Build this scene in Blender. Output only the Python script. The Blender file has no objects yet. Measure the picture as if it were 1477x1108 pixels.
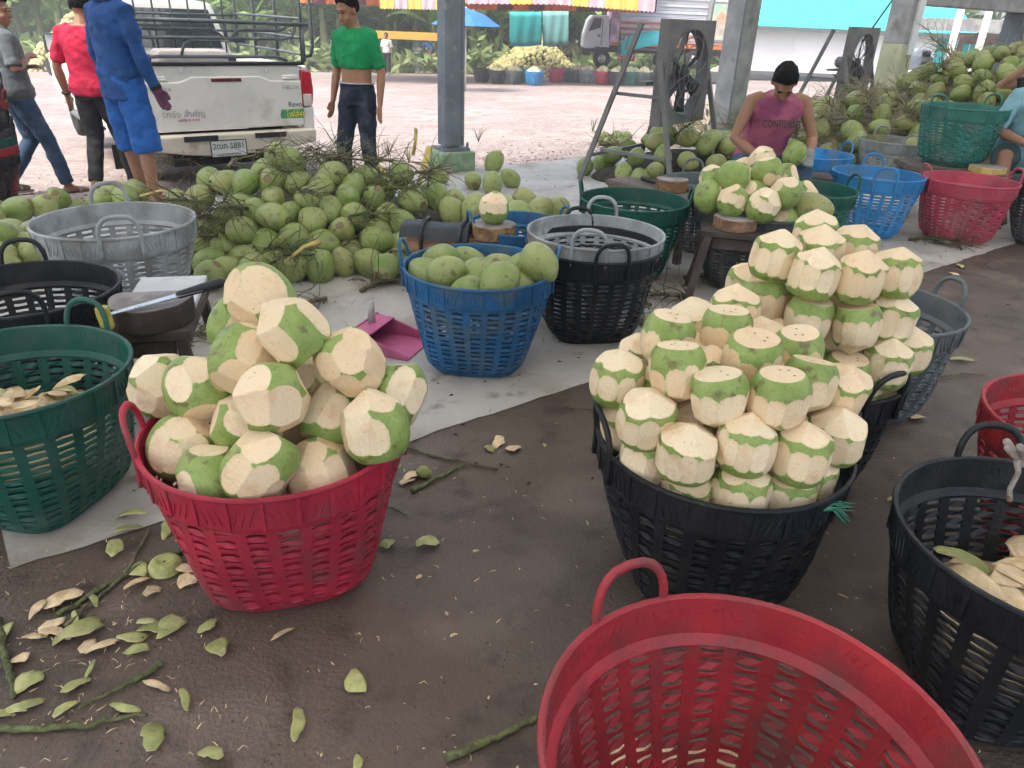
import bpy, bmesh, math, random
import numpy as np
from mathutils import Vector, Matrix, Euler, noise
R_ = random.Random(7)
sc = bpy.context.scene
COL = sc.collection
rad = math.radians

# ---------------------------------------------------------------- camera
FOC, PITCH, ROLL, EYE = 1071.0, rad(26.5), .041, 1.5
PW, PH = 1477, 1108
_F = Vector((0, math.cos(PITCH), -math.sin(PITCH)))
_U0 = Vector((0, math.sin(PITCH), math.cos(PITCH)))
_X0 = Vector((1, 0, 0))
CR = _X0 * math.cos(ROLL) + _U0 * math.sin(ROLL)
CU = _U0 * math.cos(ROLL) - _X0 * math.sin(ROLL)
CC = Vector((0, 0, EYE))
cam_d = bpy.data.cameras.new('camera'); cam = bpy.data.objects.new('camera', cam_d); COL.objects.link(cam)
cam.matrix_world = Matrix(((CR.x, CU.x, -_F.x, 0), (CR.y, CU.y, -_F.y, 0), (CR.z, CU.z, -_F.z, EYE), (0, 0, 0, 1)))
cam_d.sensor_width = 36; cam_d.lens = 36 * FOC / PW
cam_d.clip_start = .05; cam_d.clip_end = 600
sc.camera = cam

# ---------------------------------------------------------------- sky, sun, exposure
SUN_EL, SUN_AZ = rad(60), rad(222)          # azimuth measured from +Y towards +X
world = bpy.data.worlds.new('World'); sc.world = world; world.use_nodes = True
wn = world.node_tree.nodes; wl = world.node_tree.links
for n in list(wn): wn.remove(n)
sky = wn.new('ShaderNodeTexSky'); sky.sky_type = 'NISHITA'; sky.sun_disc = False
sky.sun_elevation = SUN_EL; sky.sun_rotation = SUN_AZ
sky.air_density = 1.4; sky.dust_density = 5.0; sky.ozone_density = .6
bg = wn.new('ShaderNodeBackground'); bg.inputs['Strength'].default_value = .15
wo = wn.new('ShaderNodeOutputWorld')
wl.new(sky.outputs[0], bg.inputs['Color']); wl.new(bg.outputs[0], wo.inputs['Surface'])
sun_d = bpy.data.lights.new('sun', 'SUN'); sun_d.energy = 1.5; sun_d.angle = rad(14); sun_d.color = (1, .95, .88)
sun = bpy.data.objects.new('sun', sun_d); COL.objects.link(sun)
_sd = Vector((math.sin(SUN_AZ) * math.cos(SUN_EL), math.cos(SUN_AZ) * math.cos(SUN_EL), math.sin(SUN_EL)))
sun.rotation_euler = _sd.to_track_quat('Z', 'Y').to_euler()
sc.view_settings.view_transform = 'Standard'; sc.view_settings.look = 'None'
sc.view_settings.gamma = 1; sc.view_settings.use_curve_mapping = False
sc.view_settings.exposure = 1.52
sc.cycles.max_bounces = 8; sc.cycles.diffuse_bounces = 5; sc.cycles.use_denoising = True

# ---------------------------------------------------------------- placing helpers
AZ = rad(38.1)                              # the shed runs along E1, the yard lies along E2
E1 = Vector((math.cos(AZ), math.sin(AZ), 0)); E2 = Vector((-math.sin(AZ), math.cos(AZ), 0))
EDGE = Vector((-.72, 7.95, 0))              # a point on the slab's yard edge
def ray(x, y): return _F + CR * ((x - PW / 2) / FOC) - CU * ((y - PH / 2) / FOC)
def G(x, y, z=0.):
    d = ray(x, y); return CC + d * ((z - EYE) / d.z)
def D(x, y, w): return CC + ray(x, y) * w
def yard_z(x, y):
    s = (Vector((x, y, 0)) - EDGE).dot(E2)
    return -.22 - .037 * min(max(0, s), 42)
def GY(x, y, dz=0.):
    d = ray(x, y); t = 1.
    while t < 300:
        q = CC + d * t
        if q.z < yard_z(q.x, q.y) + dz: break
        t += .01 + t * .002
    return q
def S(r, g, b, k=1.):
    return tuple(k * ((c / 255) / 12.92 if c / 255 <= .04045 else ((c / 255 + .055) / 1.055) ** 2.4) for c in (r, g, b))

# ---------------------------------------------------------------- materials
def mat(name, col, rough=.6, var=.12, scale=6., bump=0., bscale=60., col2=None, c2=(.5, .7), s2=3., metal=0., spec=.4,
        stretch=(1, 1, 1), dirt=None, d2=(.55, .75), sd=9., trans=0., rnd=.08, leaf=0.):
    m = bpy.data.materials.new(name); m.use_nodes = True
    N, L = m.node_tree.nodes, m.node_tree.links
    b = N['Principled BSDF']; b.inputs['Roughness'].default_value = rough; b.inputs['Metallic'].default_value = metal
    b.inputs['Specular IOR Level'].default_value = spec
    tc = N.new('ShaderNodeTexCoord'); oi = N.new('ShaderNodeObjectInfo')
    mp = N.new('ShaderNodeMapping'); mp.inputs['Scale'].default_value = stretch
    ml = N.new('ShaderNodeMath'); ml.operation = 'MULTIPLY'; ml.inputs[1].default_value = 37.
    L.new(oi.outputs['Random'], ml.inputs[0]); L.new(ml.outputs[0], mp.inputs['Location'])
    L.new(tc.outputs['Object'], mp.inputs['Vector'])
    def nz(s, det=5.):
        n = N.new('ShaderNodeTexNoise'); n.inputs['Scale'].default_value = s; n.inputs['Detail'].default_value = det
        L.new(mp.outputs[0], n.inputs['Vector']); return n
    def ramp(n, a, c):
        r = N.new('ShaderNodeMapRange'); r.inputs[1].default_value = a; r.inputs[2].default_value = c; r.interpolation_type = 'SMOOTHSTEP'
        L.new(n, r.inputs[0]); return r.outputs[0]
    def mix(f, a, c):
        x = N.new('ShaderNodeMix'); x.data_type = 'RGBA'
        if f is not None: L.new(f, x.inputs[0])
        for i, v in ((6, a), (7, c)):
            if isinstance(v, tuple): x.inputs[i].default_value = (*v[:3], 1)
            else: L.new(v, x.inputs[i])
        return x.outputs[2]
    n1 = nz(scale)
    rr_ = N.new('ShaderNodeMapRange'); rr_.inputs[1].default_value = .3; rr_.inputs[2].default_value = .7; rr_.inputs[3].default_value = max(.04, rough - .13 * min(1, rough * 2)); rr_.inputs[4].default_value = min(1, rough + .13)
    L.new(nz(scale * 2.3, 7.).outputs[0], rr_.inputs[0]); L.new(rr_.outputs[0], b.inputs['Roughness'])
    c = mix(ramp(n1.outputs[0], .3, .7), tuple(v * (1 - var) for v in col), tuple(min(1, v * (1 + var)) for v in col))
    if col2: c = mix(ramp(nz(s2).outputs[0], *c2), c, col2)
    if dirt: c = mix(ramp(nz(sd, 8.).outputs[0], *d2), c, dirt)
    if rnd:
        h = N.new('ShaderNodeHueSaturation'); L.new(c, h.inputs['Color'])
        r = N.new('ShaderNodeMapRange'); r.inputs[3].default_value = 1 - rnd * 1.5; r.inputs[4].default_value = 1 + rnd * 1.5
        L.new(oi.outputs['Random'], r.inputs[0]); L.new(r.outputs[0], h.inputs['Value']); c = h.outputs[0]
    L.new(c, b.inputs['Base Color'])
    if bump:
        bp = N.new('ShaderNodeBump'); bp.inputs['Strength'].default_value = bump; bp.inputs['Distance'].default_value = .02
        L.new(nz(bscale, 6.).outputs[0], bp.inputs['Height']); L.new(bp.outputs[0], b.inputs['Normal'])
    if trans:
        b.inputs['Transmission Weight'].default_value = trans
    if leaf:                                    # thin leaves let light through
        tr = N.new('ShaderNodeBsdfTranslucent'); L.new(c, tr.inputs[0]); ms_ = N.new('ShaderNodeMixShader'); ms_.inputs[0].default_value = leaf
        L.new(b.outputs[0], ms_.inputs[1]); L.new(tr.outputs[0], ms_.inputs[2]); L.new(ms_.outputs[0], N['Material Output'].inputs[0])
    return m

M = {}
# ---------------------------------------------------------------- mesh builder
class MB:
    def __init__(s): s.v = []; s.f = []; s.mi = []; s.cur = 0
    def add(s, vs, fs):
        o = len(s.v); s.v.extend([tuple(p) for p in vs]); s.f.extend([tuple(i + o for i in f) for f in fs]); s.mi.extend([s.cur] * len(fs)); return s
    def box(s, c, d, rot=None, taper=1.):
        x, y, z = d[0] / 2, d[1] / 2, d[2] / 2; c = Vector(c)
        vs = [Vector((sx * x * (taper if sz > 0 else 1), sy * y * (taper if sz > 0 else 1), sz * z)) for sz in (-1, 1) for sx, sy in ((-1, -1), (1, -1), (1, 1), (-1, 1))]
        if rot is not None: vs = [rot @ p for p in vs]
        return s.add([p + c for p in vs], [(3, 2, 1, 0), (4, 5, 6, 7), (0, 1, 5, 4), (1, 2, 6, 5), (2, 3, 7, 6), (3, 0, 4, 7)])
    def bar(s, a, b, w, h=None, up=(0, 0, 1)):
        a, b = Vector(a), Vector(b); h = h or w; d = (b - a); L = d.length; d.normalize()
        u = Vector(up)
        if abs(d.dot(u)) > .95: u = Vector((0, 1, 0))
        x = d.cross(u).normalized(); z = x.cross(d)
        return s.box((a + b) / 2, (w, L, h), Matrix((x, d, z)).transposed())
    def tube(s, pts, r, n=8, caps=True, closed=False, flat=1.):
        pts = [Vector(p) for p in pts]; k = len(pts); rs = r if isinstance(r, (list, tuple)) else [r] * k
        vs = []; px = None
        for i, p in enumerate(pts):
            a = pts[(i - 1) % k] if (closed or i > 0) else p; b = pts[(i + 1) % k] if (closed or i < k - 1) else p
            t = (b - a).normalized() if (b - a).length > 1e-9 else Vector((0, 0, 1))
            if px is None:
                q = Vector((0, 0, 1)) if abs(t.z) < .9 else Vector((1, 0, 0)); px = t.cross(q).normalized()
            else:
                px = (px - t * px.dot(t)); px = px.normalized() if px.length > 1e-6 else t.orthogonal().normalized()
            py = t.cross(px)
            for j in range(n):
                w = 2 * math.pi * j / n; vs.append(p + (px * math.cos(w) + py * math.sin(w) * flat) * rs[i])
        fs = []
        for i in range(k if closed else k - 1):
            for j in range(n):
                a, b = i * n, ((i + 1) % k) * n; fs.append((a + j, a + (j + 1) % n, b + (j + 1) % n, b + j))
        if caps and not closed: fs += [tuple(range(n - 1, -1, -1)), tuple((k - 1) * n + j for j in range(n))]
        return s.add(vs, fs)
    def limb(s, pts, r, n=12, flat=1.):                       # tube with round ends
        pts = [Vector(p) for p in pts]; rs = list(r)
        d0 = (pts[0] - pts[1]).normalized(); d1 = (pts[-1] - pts[-2]).normalized()
        A = [(pts[0] + d0 * rs[0] * k, rs[0] * math.sqrt(max(0.0004, 1 - k * k))) for k in (.98, .8, .45)]
        B = [(pts[-1] + d1 * rs[-1] * k, rs[-1] * math.sqrt(max(0.0004, 1 - k * k))) for k in (.45, .8, .98)]
        al = A + list(zip(pts, rs)) + B
        return s.tube([a for a, _ in al], [b for _, b in al], n, flat=flat)
    def ell(s, c, r, rot=None, n=16, m=10):
        vs = []; fs = []; c = Vector(c)
        for i in range(1, m):
            t = math.pi * i / m
            for j in range(n):
                w = 2 * math.pi * j / n; vs.append(Vector((r[0] * math.sin(t) * math.cos(w), r[1] * math.sin(t) * math.sin(w), r[2] * math.cos(t))))
        vs += [Vector((0, 0, r[2])), Vector((0, 0, -r[2]))]; a, b = len(vs) - 2, len(vs) - 1
        for i in range(m - 2):
            for j in range(n): fs.append((i * n + j, (i + 1) * n + j, (i + 1) * n + (j + 1) % n, i * n + (j + 1) % n))
        for j in range(n): fs.append((a, j, (j + 1) % n)); fs.append((b, (m - 2) * n + (j + 1) % n, (m - 2) * n + j))
        if rot is not None: vs = [rot @ p for p in vs]
        return s.add([p + c for p in vs], fs)
    def lathe(s, prof, n=32, c=(0, 0, 0), caps=(False, False)):
        vs = []; fs = []; c = Vector(c); k = len(prof)
        for r, z in prof:
            for j in range(n):
                w = 2 * math.pi * j / n; vs.append(Vector((r * math.cos(w), r * math.sin(w), z)) + c)
        for i in range(k - 1):
            for j in range(n): fs.append((i * n + j, i * n + (j + 1) % n, (i + 1) * n + (j + 1) % n, (i + 1) * n + j))
        if caps[0]: fs.append(tuple(range(n - 1, -1, -1)))
        if caps[1]: fs.append(tuple((k - 1) * n + j for j in range(n)))
        return s.add(vs, fs)
    def prism(s, poly, o, ax, ay, az, t):                     # poly in (ax, ay), extruded by t along az from o
        o, ax, ay, az = Vector(o), Vector(ax), Vector(ay), Vector(az); n = len(poly)
        vs = [o + ax * p[0] + ay * p[1] for p in poly] + [o + ax * p[0] + ay * p[1] + az * t for p in poly]
        return s.add(vs, [tuple(range(n - 1, -1, -1)), tuple(range(n, 2 * n))] + [(i, (i + 1) % n, n + (i + 1) % n, n + i) for i in range(n)])
    def mesh(s, name, smooth=False, mats=None):
        me = bpy.data.meshes.new(name); me.from_pydata(s.v, [], s.f)
        if smooth: me.polygons.foreach_set('use_smooth', [True] * len(s.f))
        if any(s.mi): me.polygons.foreach_set('material_index', s.mi)
        me.update(); return me
    def build(s, name, m, parent=None, smooth=False, bevel=0., loc=None, rot=None, fixn=True):
        me = s.mesh(name, smooth)
        if fixn:
            bm = bmesh.new(); bm.from_mesh(me); bmesh.ops.recalc_face_normals(bm, faces=bm.faces); bm.to_mesh(me); bm.free()
        for x in (m if isinstance(m, list) else [m]): me.materials.append(x)
        o = link(name, me, parent)
        if bevel:
            b = o.modifiers.new('bevel', 'BEVEL'); b.width = bevel; b.segments = 2; b.limit_method = 'ANGLE'; b.angle_limit = rad(40)
        if loc is not None: o.location = loc
        if rot is not None: o.rotation_euler = rot
        return o
def link(name, data, parent=None):
    o = bpy.data.objects.new(name, data); COL.objects.link(o)
    if parent is not None: o.parent = parent
    return o
def tag(o, label=None, cat=None, group=None, kind=None):
    if label: o['label'] = label
    if cat: o['category'] = cat
    if group: o['group'] = group
    if kind: o['kind'] = kind
    return o
def thing(name, label, cat, loc=(0, 0, 0), rz=0., group=None, rot=None):
    o = link(name, None); o.location = loc; o.rotation_euler = rot if rot is not None else (0, 0, rz); o.empty_display_size = .1
    return tag(o, label, cat, group)
def struct(o): o['kind'] = 'structure'; return o
def part(name, me, m, parent):
    o = link(name, me, parent)
    if m is not None:
        if not me.materials: me.materials.append(None)
        o.material_slots[0].link = 'OBJECT'; o.material_slots[0].material = m
    return o
def evaluated(o, name):
    dg = bpy.context.evaluated_depsgraph_get(); dg.update()
    me = bpy.data.meshes.new_from_object(o.evaluated_get(dg)); me.name = name
    d = o.data; bpy.data.objects.remove(o)
    if d.users == 0: (bpy.data.curves if isinstance(d, bpy.types.Curve) else bpy.data.meshes).remove(d)
    return me
def text_mesh(txt, size, ext=.001):
    cu = bpy.data.curves.new('lettering', 'FONT'); cu.body = txt; cu.size = size; cu.extrude = ext; cu.align_x = 'CENTER'; cu.align_y = 'CENTER'
    cu.resolution_u = 3
    return evaluated(link('lettering', cu), 'lettering')

# ---------------------------------------------------------------- the setting
M['brown_floor'] = mat('brown_concrete', (.112, .083, .066), .5, .2, 1.1, .4, 80., col2=(.165, .13, .106), c2=(.48, .74), s2=3.2, dirt=(.058, .042, .033), d2=(.50, .74), sd=8., rnd=0)
M['pale_floor'] = mat('pale_concrete', (.45, .43, .395), .55, .12, 2., .2, 50., col2=(.30, .265, .22), c2=(.46, .68), s2=1.7, dirt=(.2, .17, .14), d2=(.6, .75), sd=6., rnd=0)
M['yard'] = mat('yard_dirt', (.30, .25, .236), .95, .15, .5, .5, 14., col2=(.235, .185, .17), c2=(.45, .65), s2=2.5, dirt=(.38, .33, .31), d2=(.52, .7), sd=11., rnd=0)
def P2(a, b, z): return EDGE + E1 * a + E2 * b + Vector((0, 0, z))
mb = MB(); mb.add([P2(-14, -14, 0), P2(22, -14, 0), P2(22, 0, 0), P2(-14, 0, 0), P2(-14, -14, -.6), P2(22, -14, -.6), P2(22, 0, -.6), P2(-14, 0, -.6)],
                  [(0, 1, 2, 3), (4, 7, 6, 5), (0, 4, 5, 1), (1, 5, 6, 2), (2, 6, 7, 3), (3, 7, 4, 0)])
struct(mb.build('shed_floor', M['brown_floor']))
B1 = Vector((-1.43, 1.66, 0)); bs = (B1 - EDGE).dot(E2); ba = (B1 - EDGE).dot(E1)
mb = MB(); z = .004
_er = random.Random(2); _ed = [P2(ba + (21.9 - ba) * k / 400, bs + .006 * math.sin(k * .9) + _er.uniform(-.007, .007), z) for k in range(401)]
mb.add([P2(ba, -.002, z)] + _ed + [P2(21.9, -.002, z)], [tuple(range(403))])
struct(mb.build('pale_floor', M['pale_floor']))
mb = MB(); vs = []; fs = []; ss = [-60, -15, -.002, 2, 5, 9, 14, 20, 28, 42, 80, 130]; aa = [-130, -60, -20, -8, 0, 8, 16, 30, 60, 130]
mb.add([Vector((*P2(a, b, 0)[:2], -.62 if b < -1 else (-.22 - .037 * min(max(0, b), 42)) - .01 * (b < 0))) for b in ss for a in aa],
       [(i * 10 + j, i * 10 + j + 1, i * 10 + j + 11, i * 10 + j + 10) for i in range(len(ss) - 1) for j in range(9)])
struct(mb.build('ground', M['yard'], smooth=True))

M['concrete'] = mat('pillar_concrete', (.30, .31, .31), .85, .2, 4., .3, 30., dirt=(.16, .16, .15), sd=3.)
M['steel_post'] = mat('grey_steel', (.14, .165, .19), .5, .15, 4., .1, 60., dirt=(.24, .25, .25), d2=(.6, .75), sd=12.)
M['green_paint'] = mat('faded_green_paint', (.22, .33, .20), .8, .2, 5., .2, 30., dirt=(.35, .34, .30), d2=(.5, .65), sd=9.)
M['yellow_paint'] = mat('faded_yellow_paint', (.48, .50, .34), .8, .15, 3., .15, 30., dirt=(.3, .3, .24), sd=6.)
M['dark_green_paint'] = mat('dark_green_paint', (.14, .22, .19), .75, .15, 3., .15, 30.)
M['box_white'] = mat('white_box', (.62, .66, .68), .5, .05, 3.)
M['roof'] = mat('roof_sheet', (.42, .43, .42), .6, .1, 2., rnd=0)
TP = (0., 4.3, 8.3, 12.4)
# steel column with its concrete foot
t = thing('steel_column', 'grey steel column on a green concrete foot behind the coconut heap', 'column', G(651, 244, 0), AZ - rad(8))
mb = MB(); mb.box((-.075, 0, 2.1), (.075, .19, 3.7)).box((.02, 0, 2.1), (.115, .165, 3.7)).box((.09, 0, 2.1), (.03, .19, 3.7)); mb.build('shaft', M['steel_post'], t, bevel=.006)
mb = MB(); mb.box((0, 0, .10), (.40, .36, .20)); mb.build('foot', M['green_paint'], t, bevel=.02)
mb = MB(); mb.box((0, 0, .215), (.30, .28, .03)); mb.build('base_plate', M['steel_post'], t)
for sx in (-1, 1):
    mb = MB(); mb.lathe([(.014, .23), (.014, .275), (.009, .285)], 8, (.12 * sx + .01, -.115, 0), (True, True)); mb.build('bolt', M['steel_post'], t)
t = thing('concrete_column', 'plain grey concrete column behind the man in the pink vest', 'column', P2(TP[1], -.1, 0), AZ)
mb = MB(); mb.box((0, 0, 1.95), (.30, .30, 3.9)); mb.build('shaft', M['concrete'], t, bevel=.02)
mb = MB(); mb.tube([(-.17, -.15, .3), (-.172, -.15, 1.4), (-.168, -.15, 3.8)], .012, 6); mb.build('conduit', M['steel_post'], t)
t = thing('painted_column', 'concrete column painted dark green below and yellow above beside the small fan', 'column', P2(TP[2], -.1, 0), AZ)
mb = MB(); mb.box((0, 0, .3), (.36, .36, .6)); mb.build('lower_paint', M['dark_green_paint'], t, bevel=.015)
mb = MB(); mb.box((0, 0, .95), (.357, .357, .7)); mb.build('upper_paint', M['yellow_paint'], t, bevel=.015)
mb = MB(); mb.box((0, 0, 2.6), (.354, .354, 2.6)); mb.build('shaft', M['concrete'], t, bevel=.015)
mb = MB(); mb.box((.03, -.20, 1.62), (.17, .05, .95)); mb.build('meter_box', M['box_white'], t, bevel=.01)
mb = MB(); mb.box((.08, -.195, 1.04), (.07, .03, .14)); mb.build('switch', M['yellow_paint'], t, bevel=.008)
t = thing('dark_column', 'dark grey concrete column at the far right behind the coconut heap', 'column', P2(TP[3], -.1, 0), AZ)
mb = MB(); mb.box((0, 0, 1.95), (.34, .34, 3.9)); mb.build('shaft', mat('dark_concrete', (.12, .14, .16), .8, .15, 3.), t, bevel=.015)
mb = MB(); mb.box((.06, -.19, 1.95), (.16, .03, 3.88)); mb.build('cover_strip', M['concrete'], t)
b = MB(); b.box((0, 0, 0), (9, .34, .62)); o = b.build('concrete_beam', M['concrete'], bevel=.02); o.location = P2(TP[2] + 4.7, -.1, 2.16); o.rotation_euler = (0, 0, AZ)
tag(o, 'grey concrete beam joining the columns at the top right', 'beam')
# roof of the shed (out of frame; it shades the floor): grey sheets with translucent skylights added between them to brighten the interior
M['added_skylight'] = bpy.data.materials.new('translucent_sheet'); M['added_skylight'].use_nodes = True
_n, _l = M['added_skylight'].node_tree.nodes, M['added_skylight'].node_tree.links
_n.remove(_n['Principled BSDF']); _t = _n.new('ShaderNodeBsdfTranslucent'); _t.inputs[0].default_value = (.82, .82, .79, 1)
_l.new(_t.outputs[0], _n['Material Output'].inputs[0])
def roof_sheet(name, a0, a1, m):
    mb = MB(); vs = []; n = max(6, int((a1 - a0) / .08))
    for i in range(n + 1):
        a = a0 + (a1 - a0) * i / n; zz = .02 * math.sin(i * 2.1)
        vs += [P2(a, -11.2, 4.9 + zz), P2(a, .9, 4.4 + zz)]
    mb.add(vs, [(2 * i, 2 * i + 2, 2 * i + 3, 2 * i + 1) for i in range(n)])
    return struct(mb.build(name, m, fixn=False))
_a = -13.
while _a < 21:
    roof_sheet('roof_sheet', _a, _a + 1.65, M['roof']); roof_sheet('added_skylight_sheet', _a + 1.65, _a + 2.5, M['added_skylight']); _a += 2.5
# ================================================================ baskets
def plastic(name, col, dirt, rough=.5):
    return mat(name, col, rough, .22, 4., .2, 90., col2=tuple(c * .65 + .012 for c in col), c2=(.5, .75), s2=11., dirt=tuple(d * .85 + .01 for d in dirt), d2=(.47, .70), sd=6., rnd=.06)
PL = {'red': plastic('red_plastic', (.40, .022, .05), (.26, .05, .06)), 'rose': plastic('rose_plastic', (.42, .055, .09), (.34, .12, .13)),
      'scarlet': plastic('scarlet_plastic', (.33, .025, .035), (.20, .045, .045)),
      'black': plastic('black_plastic', (.009, .011, .015), (.018, .018, .018)), 'charcoal': plastic('charcoal_plastic', (.045, .05, .055), (.10, .10, .095)),
      'green': plastic('dark_green_plastic', (.008, .085, .06), (.035, .10, .08)), 'teal': plastic('teal_plastic', (.03, .17, .14), (.12, .22, .2)),
      'blue': plastic('blue_plastic', (.018, .115, .27), (.07, .14, .22)), 'sky': plastic('sky_plastic', (.03, .22, .50), (.12, .24, .4)),
      'grey': plastic('grey_plastic', (.30, .325, .335), (.21, .2, .18)), 'slate': plastic('slate_plastic', (.12, .145, .155), (.17, .17, .16))}
RT, HB = .355, .445
def _sq(th, n=4.2): return (abs(math.cos(th)) ** n + abs(math.sin(th)) ** n) ** (-1 / n)
def wall_pt(th, v, off=0.):
    z = .352 - .33 * v
    p = .333 - .112 * v ** 1.25 - .022 * max(0, (v - .88) / .12) ** 2
    k = v * v * (3 - 2 * v)
    r = p * (1 + k * (_sq(th) * .985 - 1)) + off
    return Vector((r * math.cos(th), r * math.sin(th), z))
def _wall_mesh(NC=26, NR=14):
    us = []
    for c in range(NC):
        for fr, kind in ((0., 0), (.37, 1), (.685, 2)): us.append((2 * math.pi * (c + fr) / NC, kind, c))
    nv = NR * 2 + 1; rows = []
    for r in range(NR):
        rows += [(r + 0.) / NR * .97, (r + .57) / NR * .97]
    rows.append(.97); rows.append(1.0)
    vs = []
    for ri, v in enumerate(rows):
        for th, kind, c in us:
            off = .0025
            if kind == 2: off = .0045 if (c + (ri + 1) // 2) % 2 else -.003
            vs.append(wall_pt(th, v, off))
    n = len(us); fs = []
    for ri in range(len(rows) - 1):
        for j in range(n):
            if ri % 2 == 1 and ri < 2 * NR and us[j][1] in (1, 2): continue
            fs.append((ri * n + j, (ri + 1) * n + j, (ri + 1) * n + (j + 1) % n, ri * n + (j + 1) % n))
    mb = MB(); mb.add(vs, fs); me = mb.mesh('lattice_wall', True); o = link('tmp', me)
    s = o.modifiers.new('s', 'SOLIDIFY'); s.thickness = .006; s.offset = 0
    m = evaluated(o, 'lattice_wall')
    m.polygons.foreach_set('use_smooth', [False] * len(m.polygons)); m.materials.append(None); return m
WALL = _wall_mesh()
def _rim_mesh():
    mb = MB(); n = 52
    prof = [(.330, .345), (.345, .350), (.350, .362), (.352, .40), (.356, .436), (.361, .438), (.363, .443), (.361, .449), (.354, .450), (.349, .446), (.345, .40), (.343, .366), (.332, .357), (.326, .350)]
    mb.lathe(prof + [prof[0]], n)
    # moulded leaf-like diagonal ribs on the outside and inside of the band
    for j in range(26):
        a0 = 2 * math.pi * j / 26
        for q in range(3):
            for (r, sg) in ((.3525, 1), (.3465, -1)):
                pts = []
                for k in (0., .5, 1.):
                    th = a0 + (.03 + q * .055 + k * .055) * (1 if j % 2 else 1); pts.append((r * math.cos(th), r * math.sin(th), .372 + .054 * k if j % 2 else .426 - .054 * k))
                mb.tube(pts, .0022, 4)
        mb.bar((.353 * math.cos(a0), .353 * math.sin(a0), .362), (.3575 * math.cos(a0), .3575 * math.sin(a0), .437), .012, .004, (math.cos(a0), math.sin(a0), 0))
    me = mb.mesh('rim'); me.materials.append(None)
    return me
RIM = _rim_mesh()
def _handle_mesh():
    mb = MB(); pts = []
    for k in range(19):
        u = k / 18
        if u < .2: x, z = -.083, .365 + (u / .2) * .085
        elif u > .8: x, z = .083, .365 + ((1 - u) / .2) * .085
        else:
            w = math.pi * (1 - (u - .2) / .6); x, z = .083 * math.copysign(abs(math.cos(w)) ** .75, math.cos(w)), .45 + .085 * math.sin(w) ** .8
        pts.append((math.sqrt(max(0, .36 ** 2 - x * x)) + .012 * max(0, z - .45) / .085, x, z))
    rs = [.010 if .2 < k / 18 < .8 else .0085 for k in range(19)]
    mb.tube(pts, rs, 8, flat=.85); me = mb.mesh('handle', True); me.materials.append(None); return me
HANDLE = _handle_mesh()
def _base_mesh():
    mb = MB(); n = 40; top = []; bot = []
    for j in range(n):
        th = 2 * math.pi * j / n; p = wall_pt(th, 1.0, .003); top.append(p); bot.append(Vector((p.x * .95, p.y * .95, .001)))
    mid = [Vector((p.x * .99, p.y * .99, .011)) for p in top]
    inn = [Vector((p.x * .95, p.y * .95, .016)) for p in top]
    mb.add(inn + top + mid + bot, [tuple(range(n))] + [(a * n + j, (a + 1) * n + j, (a + 1) * n + (j + 1) % n, a * n + (j + 1) % n) for a in range(3) for j in range(n)] + [tuple(range(4 * n - 1, 3 * n - 1, -1))])
    me = mb.mesh('base'); me.materials.append(None); return me
BASE = _base_mesh()
def basket(colour, loc, rz, label, group=None, tilt=(0, 0), s=1., hcol=None):
    t = thing('basket', label, 'basket', loc, 0, group, rot=(tilt[0], tilt[1], rz)); t.scale = (s * .96, s * .96, s * 1.07)
    m = PL[colour]
    part('lattice_wall', WALL, m, t); part('rim', RIM, m, t); part('base', BASE, m, t)
    for k in (0, 1):
        h = part('handle', HANDLE, PL[hcol] if hcol else m, t); h.rotation_euler = (0, 0, math.pi * k)
    return t
def rimc(x0, y0, x1, y1, z=.43):
    a = G(x0, y0, z); b = G(x1, y1, z); c = (a + b) / 2; return Vector((c.x, c.y, 0))
BK = {}
def bk(key, colour, c, hdeg, label, **kw):
    BK[key] = Vector(c); return basket(colour, Vector(c), rad(hdeg), label, **kw)
bk('A', 'red', (-.635, 1.735, 0), 198, 'crimson basket heaped with roughly shaved coconuts in the left foreground')
bk('B', 'black', (.585, 1.78, 0), 8, 'black basket of pointed shaved coconuts with green string on its handle')
bk('C', 'black', (.995, 2.35, 0), -62, 'black basket carrying the tallest stack of shaved coconuts')
bk('D', 'scarlet', (.41, .80, 0), 119, 'large red basket nearly empty at the bottom edge of the photo')
bk('E', 'black', (1.26, 1.38, 0), 86, 'black basket with pale peelings and white cloth tied on its handle')
bk('F', 'scarlet', (1.79, 1.95, 0), 60, 'red basket cut by the right edge behind the black peelings basket')
bk('G', 'green', (-1.54, 2.02, 0), 78, 'dark green basket with pale peelings at the left edge')
bk('H', 'black', (-1.92, 2.72, 0), -60, 'black empty basket behind the dark green basket at left')
bk('I', 'grey', (-2.0, 3.62, 0), 120, 'grey empty basket in front of the left coconut heap', s=1.08)
bk('J', 'blue', (-.17, 3.24, 0), 178, 'blue basket full of whole green coconuts')
bk('K', 'black', (.385, 3.68, 0), -80, 'black basket with a grey basket nested inside it')
c = bk('K2', 'grey', (.39, 3.69, .06), 80, 'grey basket nested in the black one next to the blue coconut basket')
bk('L', 'green', (.73, 4.75, 0), 172, 'dark green empty basket behind the nested grey basket')
bk('M', 'blue', (.0, 4.30, 0), 20, 'blue basket half hidden behind the bench with the inner tube strap', s=.85)
bk('N', 'slate', (1.36, 5.42, 0), 100, 'slate basket under the long bench by the big fan')
bk('O', 'charcoal', (1.43, 4.60, 0), 172, 'charcoal basket heaped with partly shaved coconuts behind the low stool')
bk('P', 'green', (2.02, 5.35, 0), 5, 'green basket in front of the seated man in pink')
bk('Q', 'sky', (2.83, 6.05, 0), 75, 'bright blue basket with a few peelings inside')
bk('R', 'sky', (2.62, 6.95, 0), 15, 'blue basket tucked behind the bright blue basket')
bk('S', 'grey', (3.85, 8.05, 0), 90, 'small looking grey basket at the foot of the right coconut heap')
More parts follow.
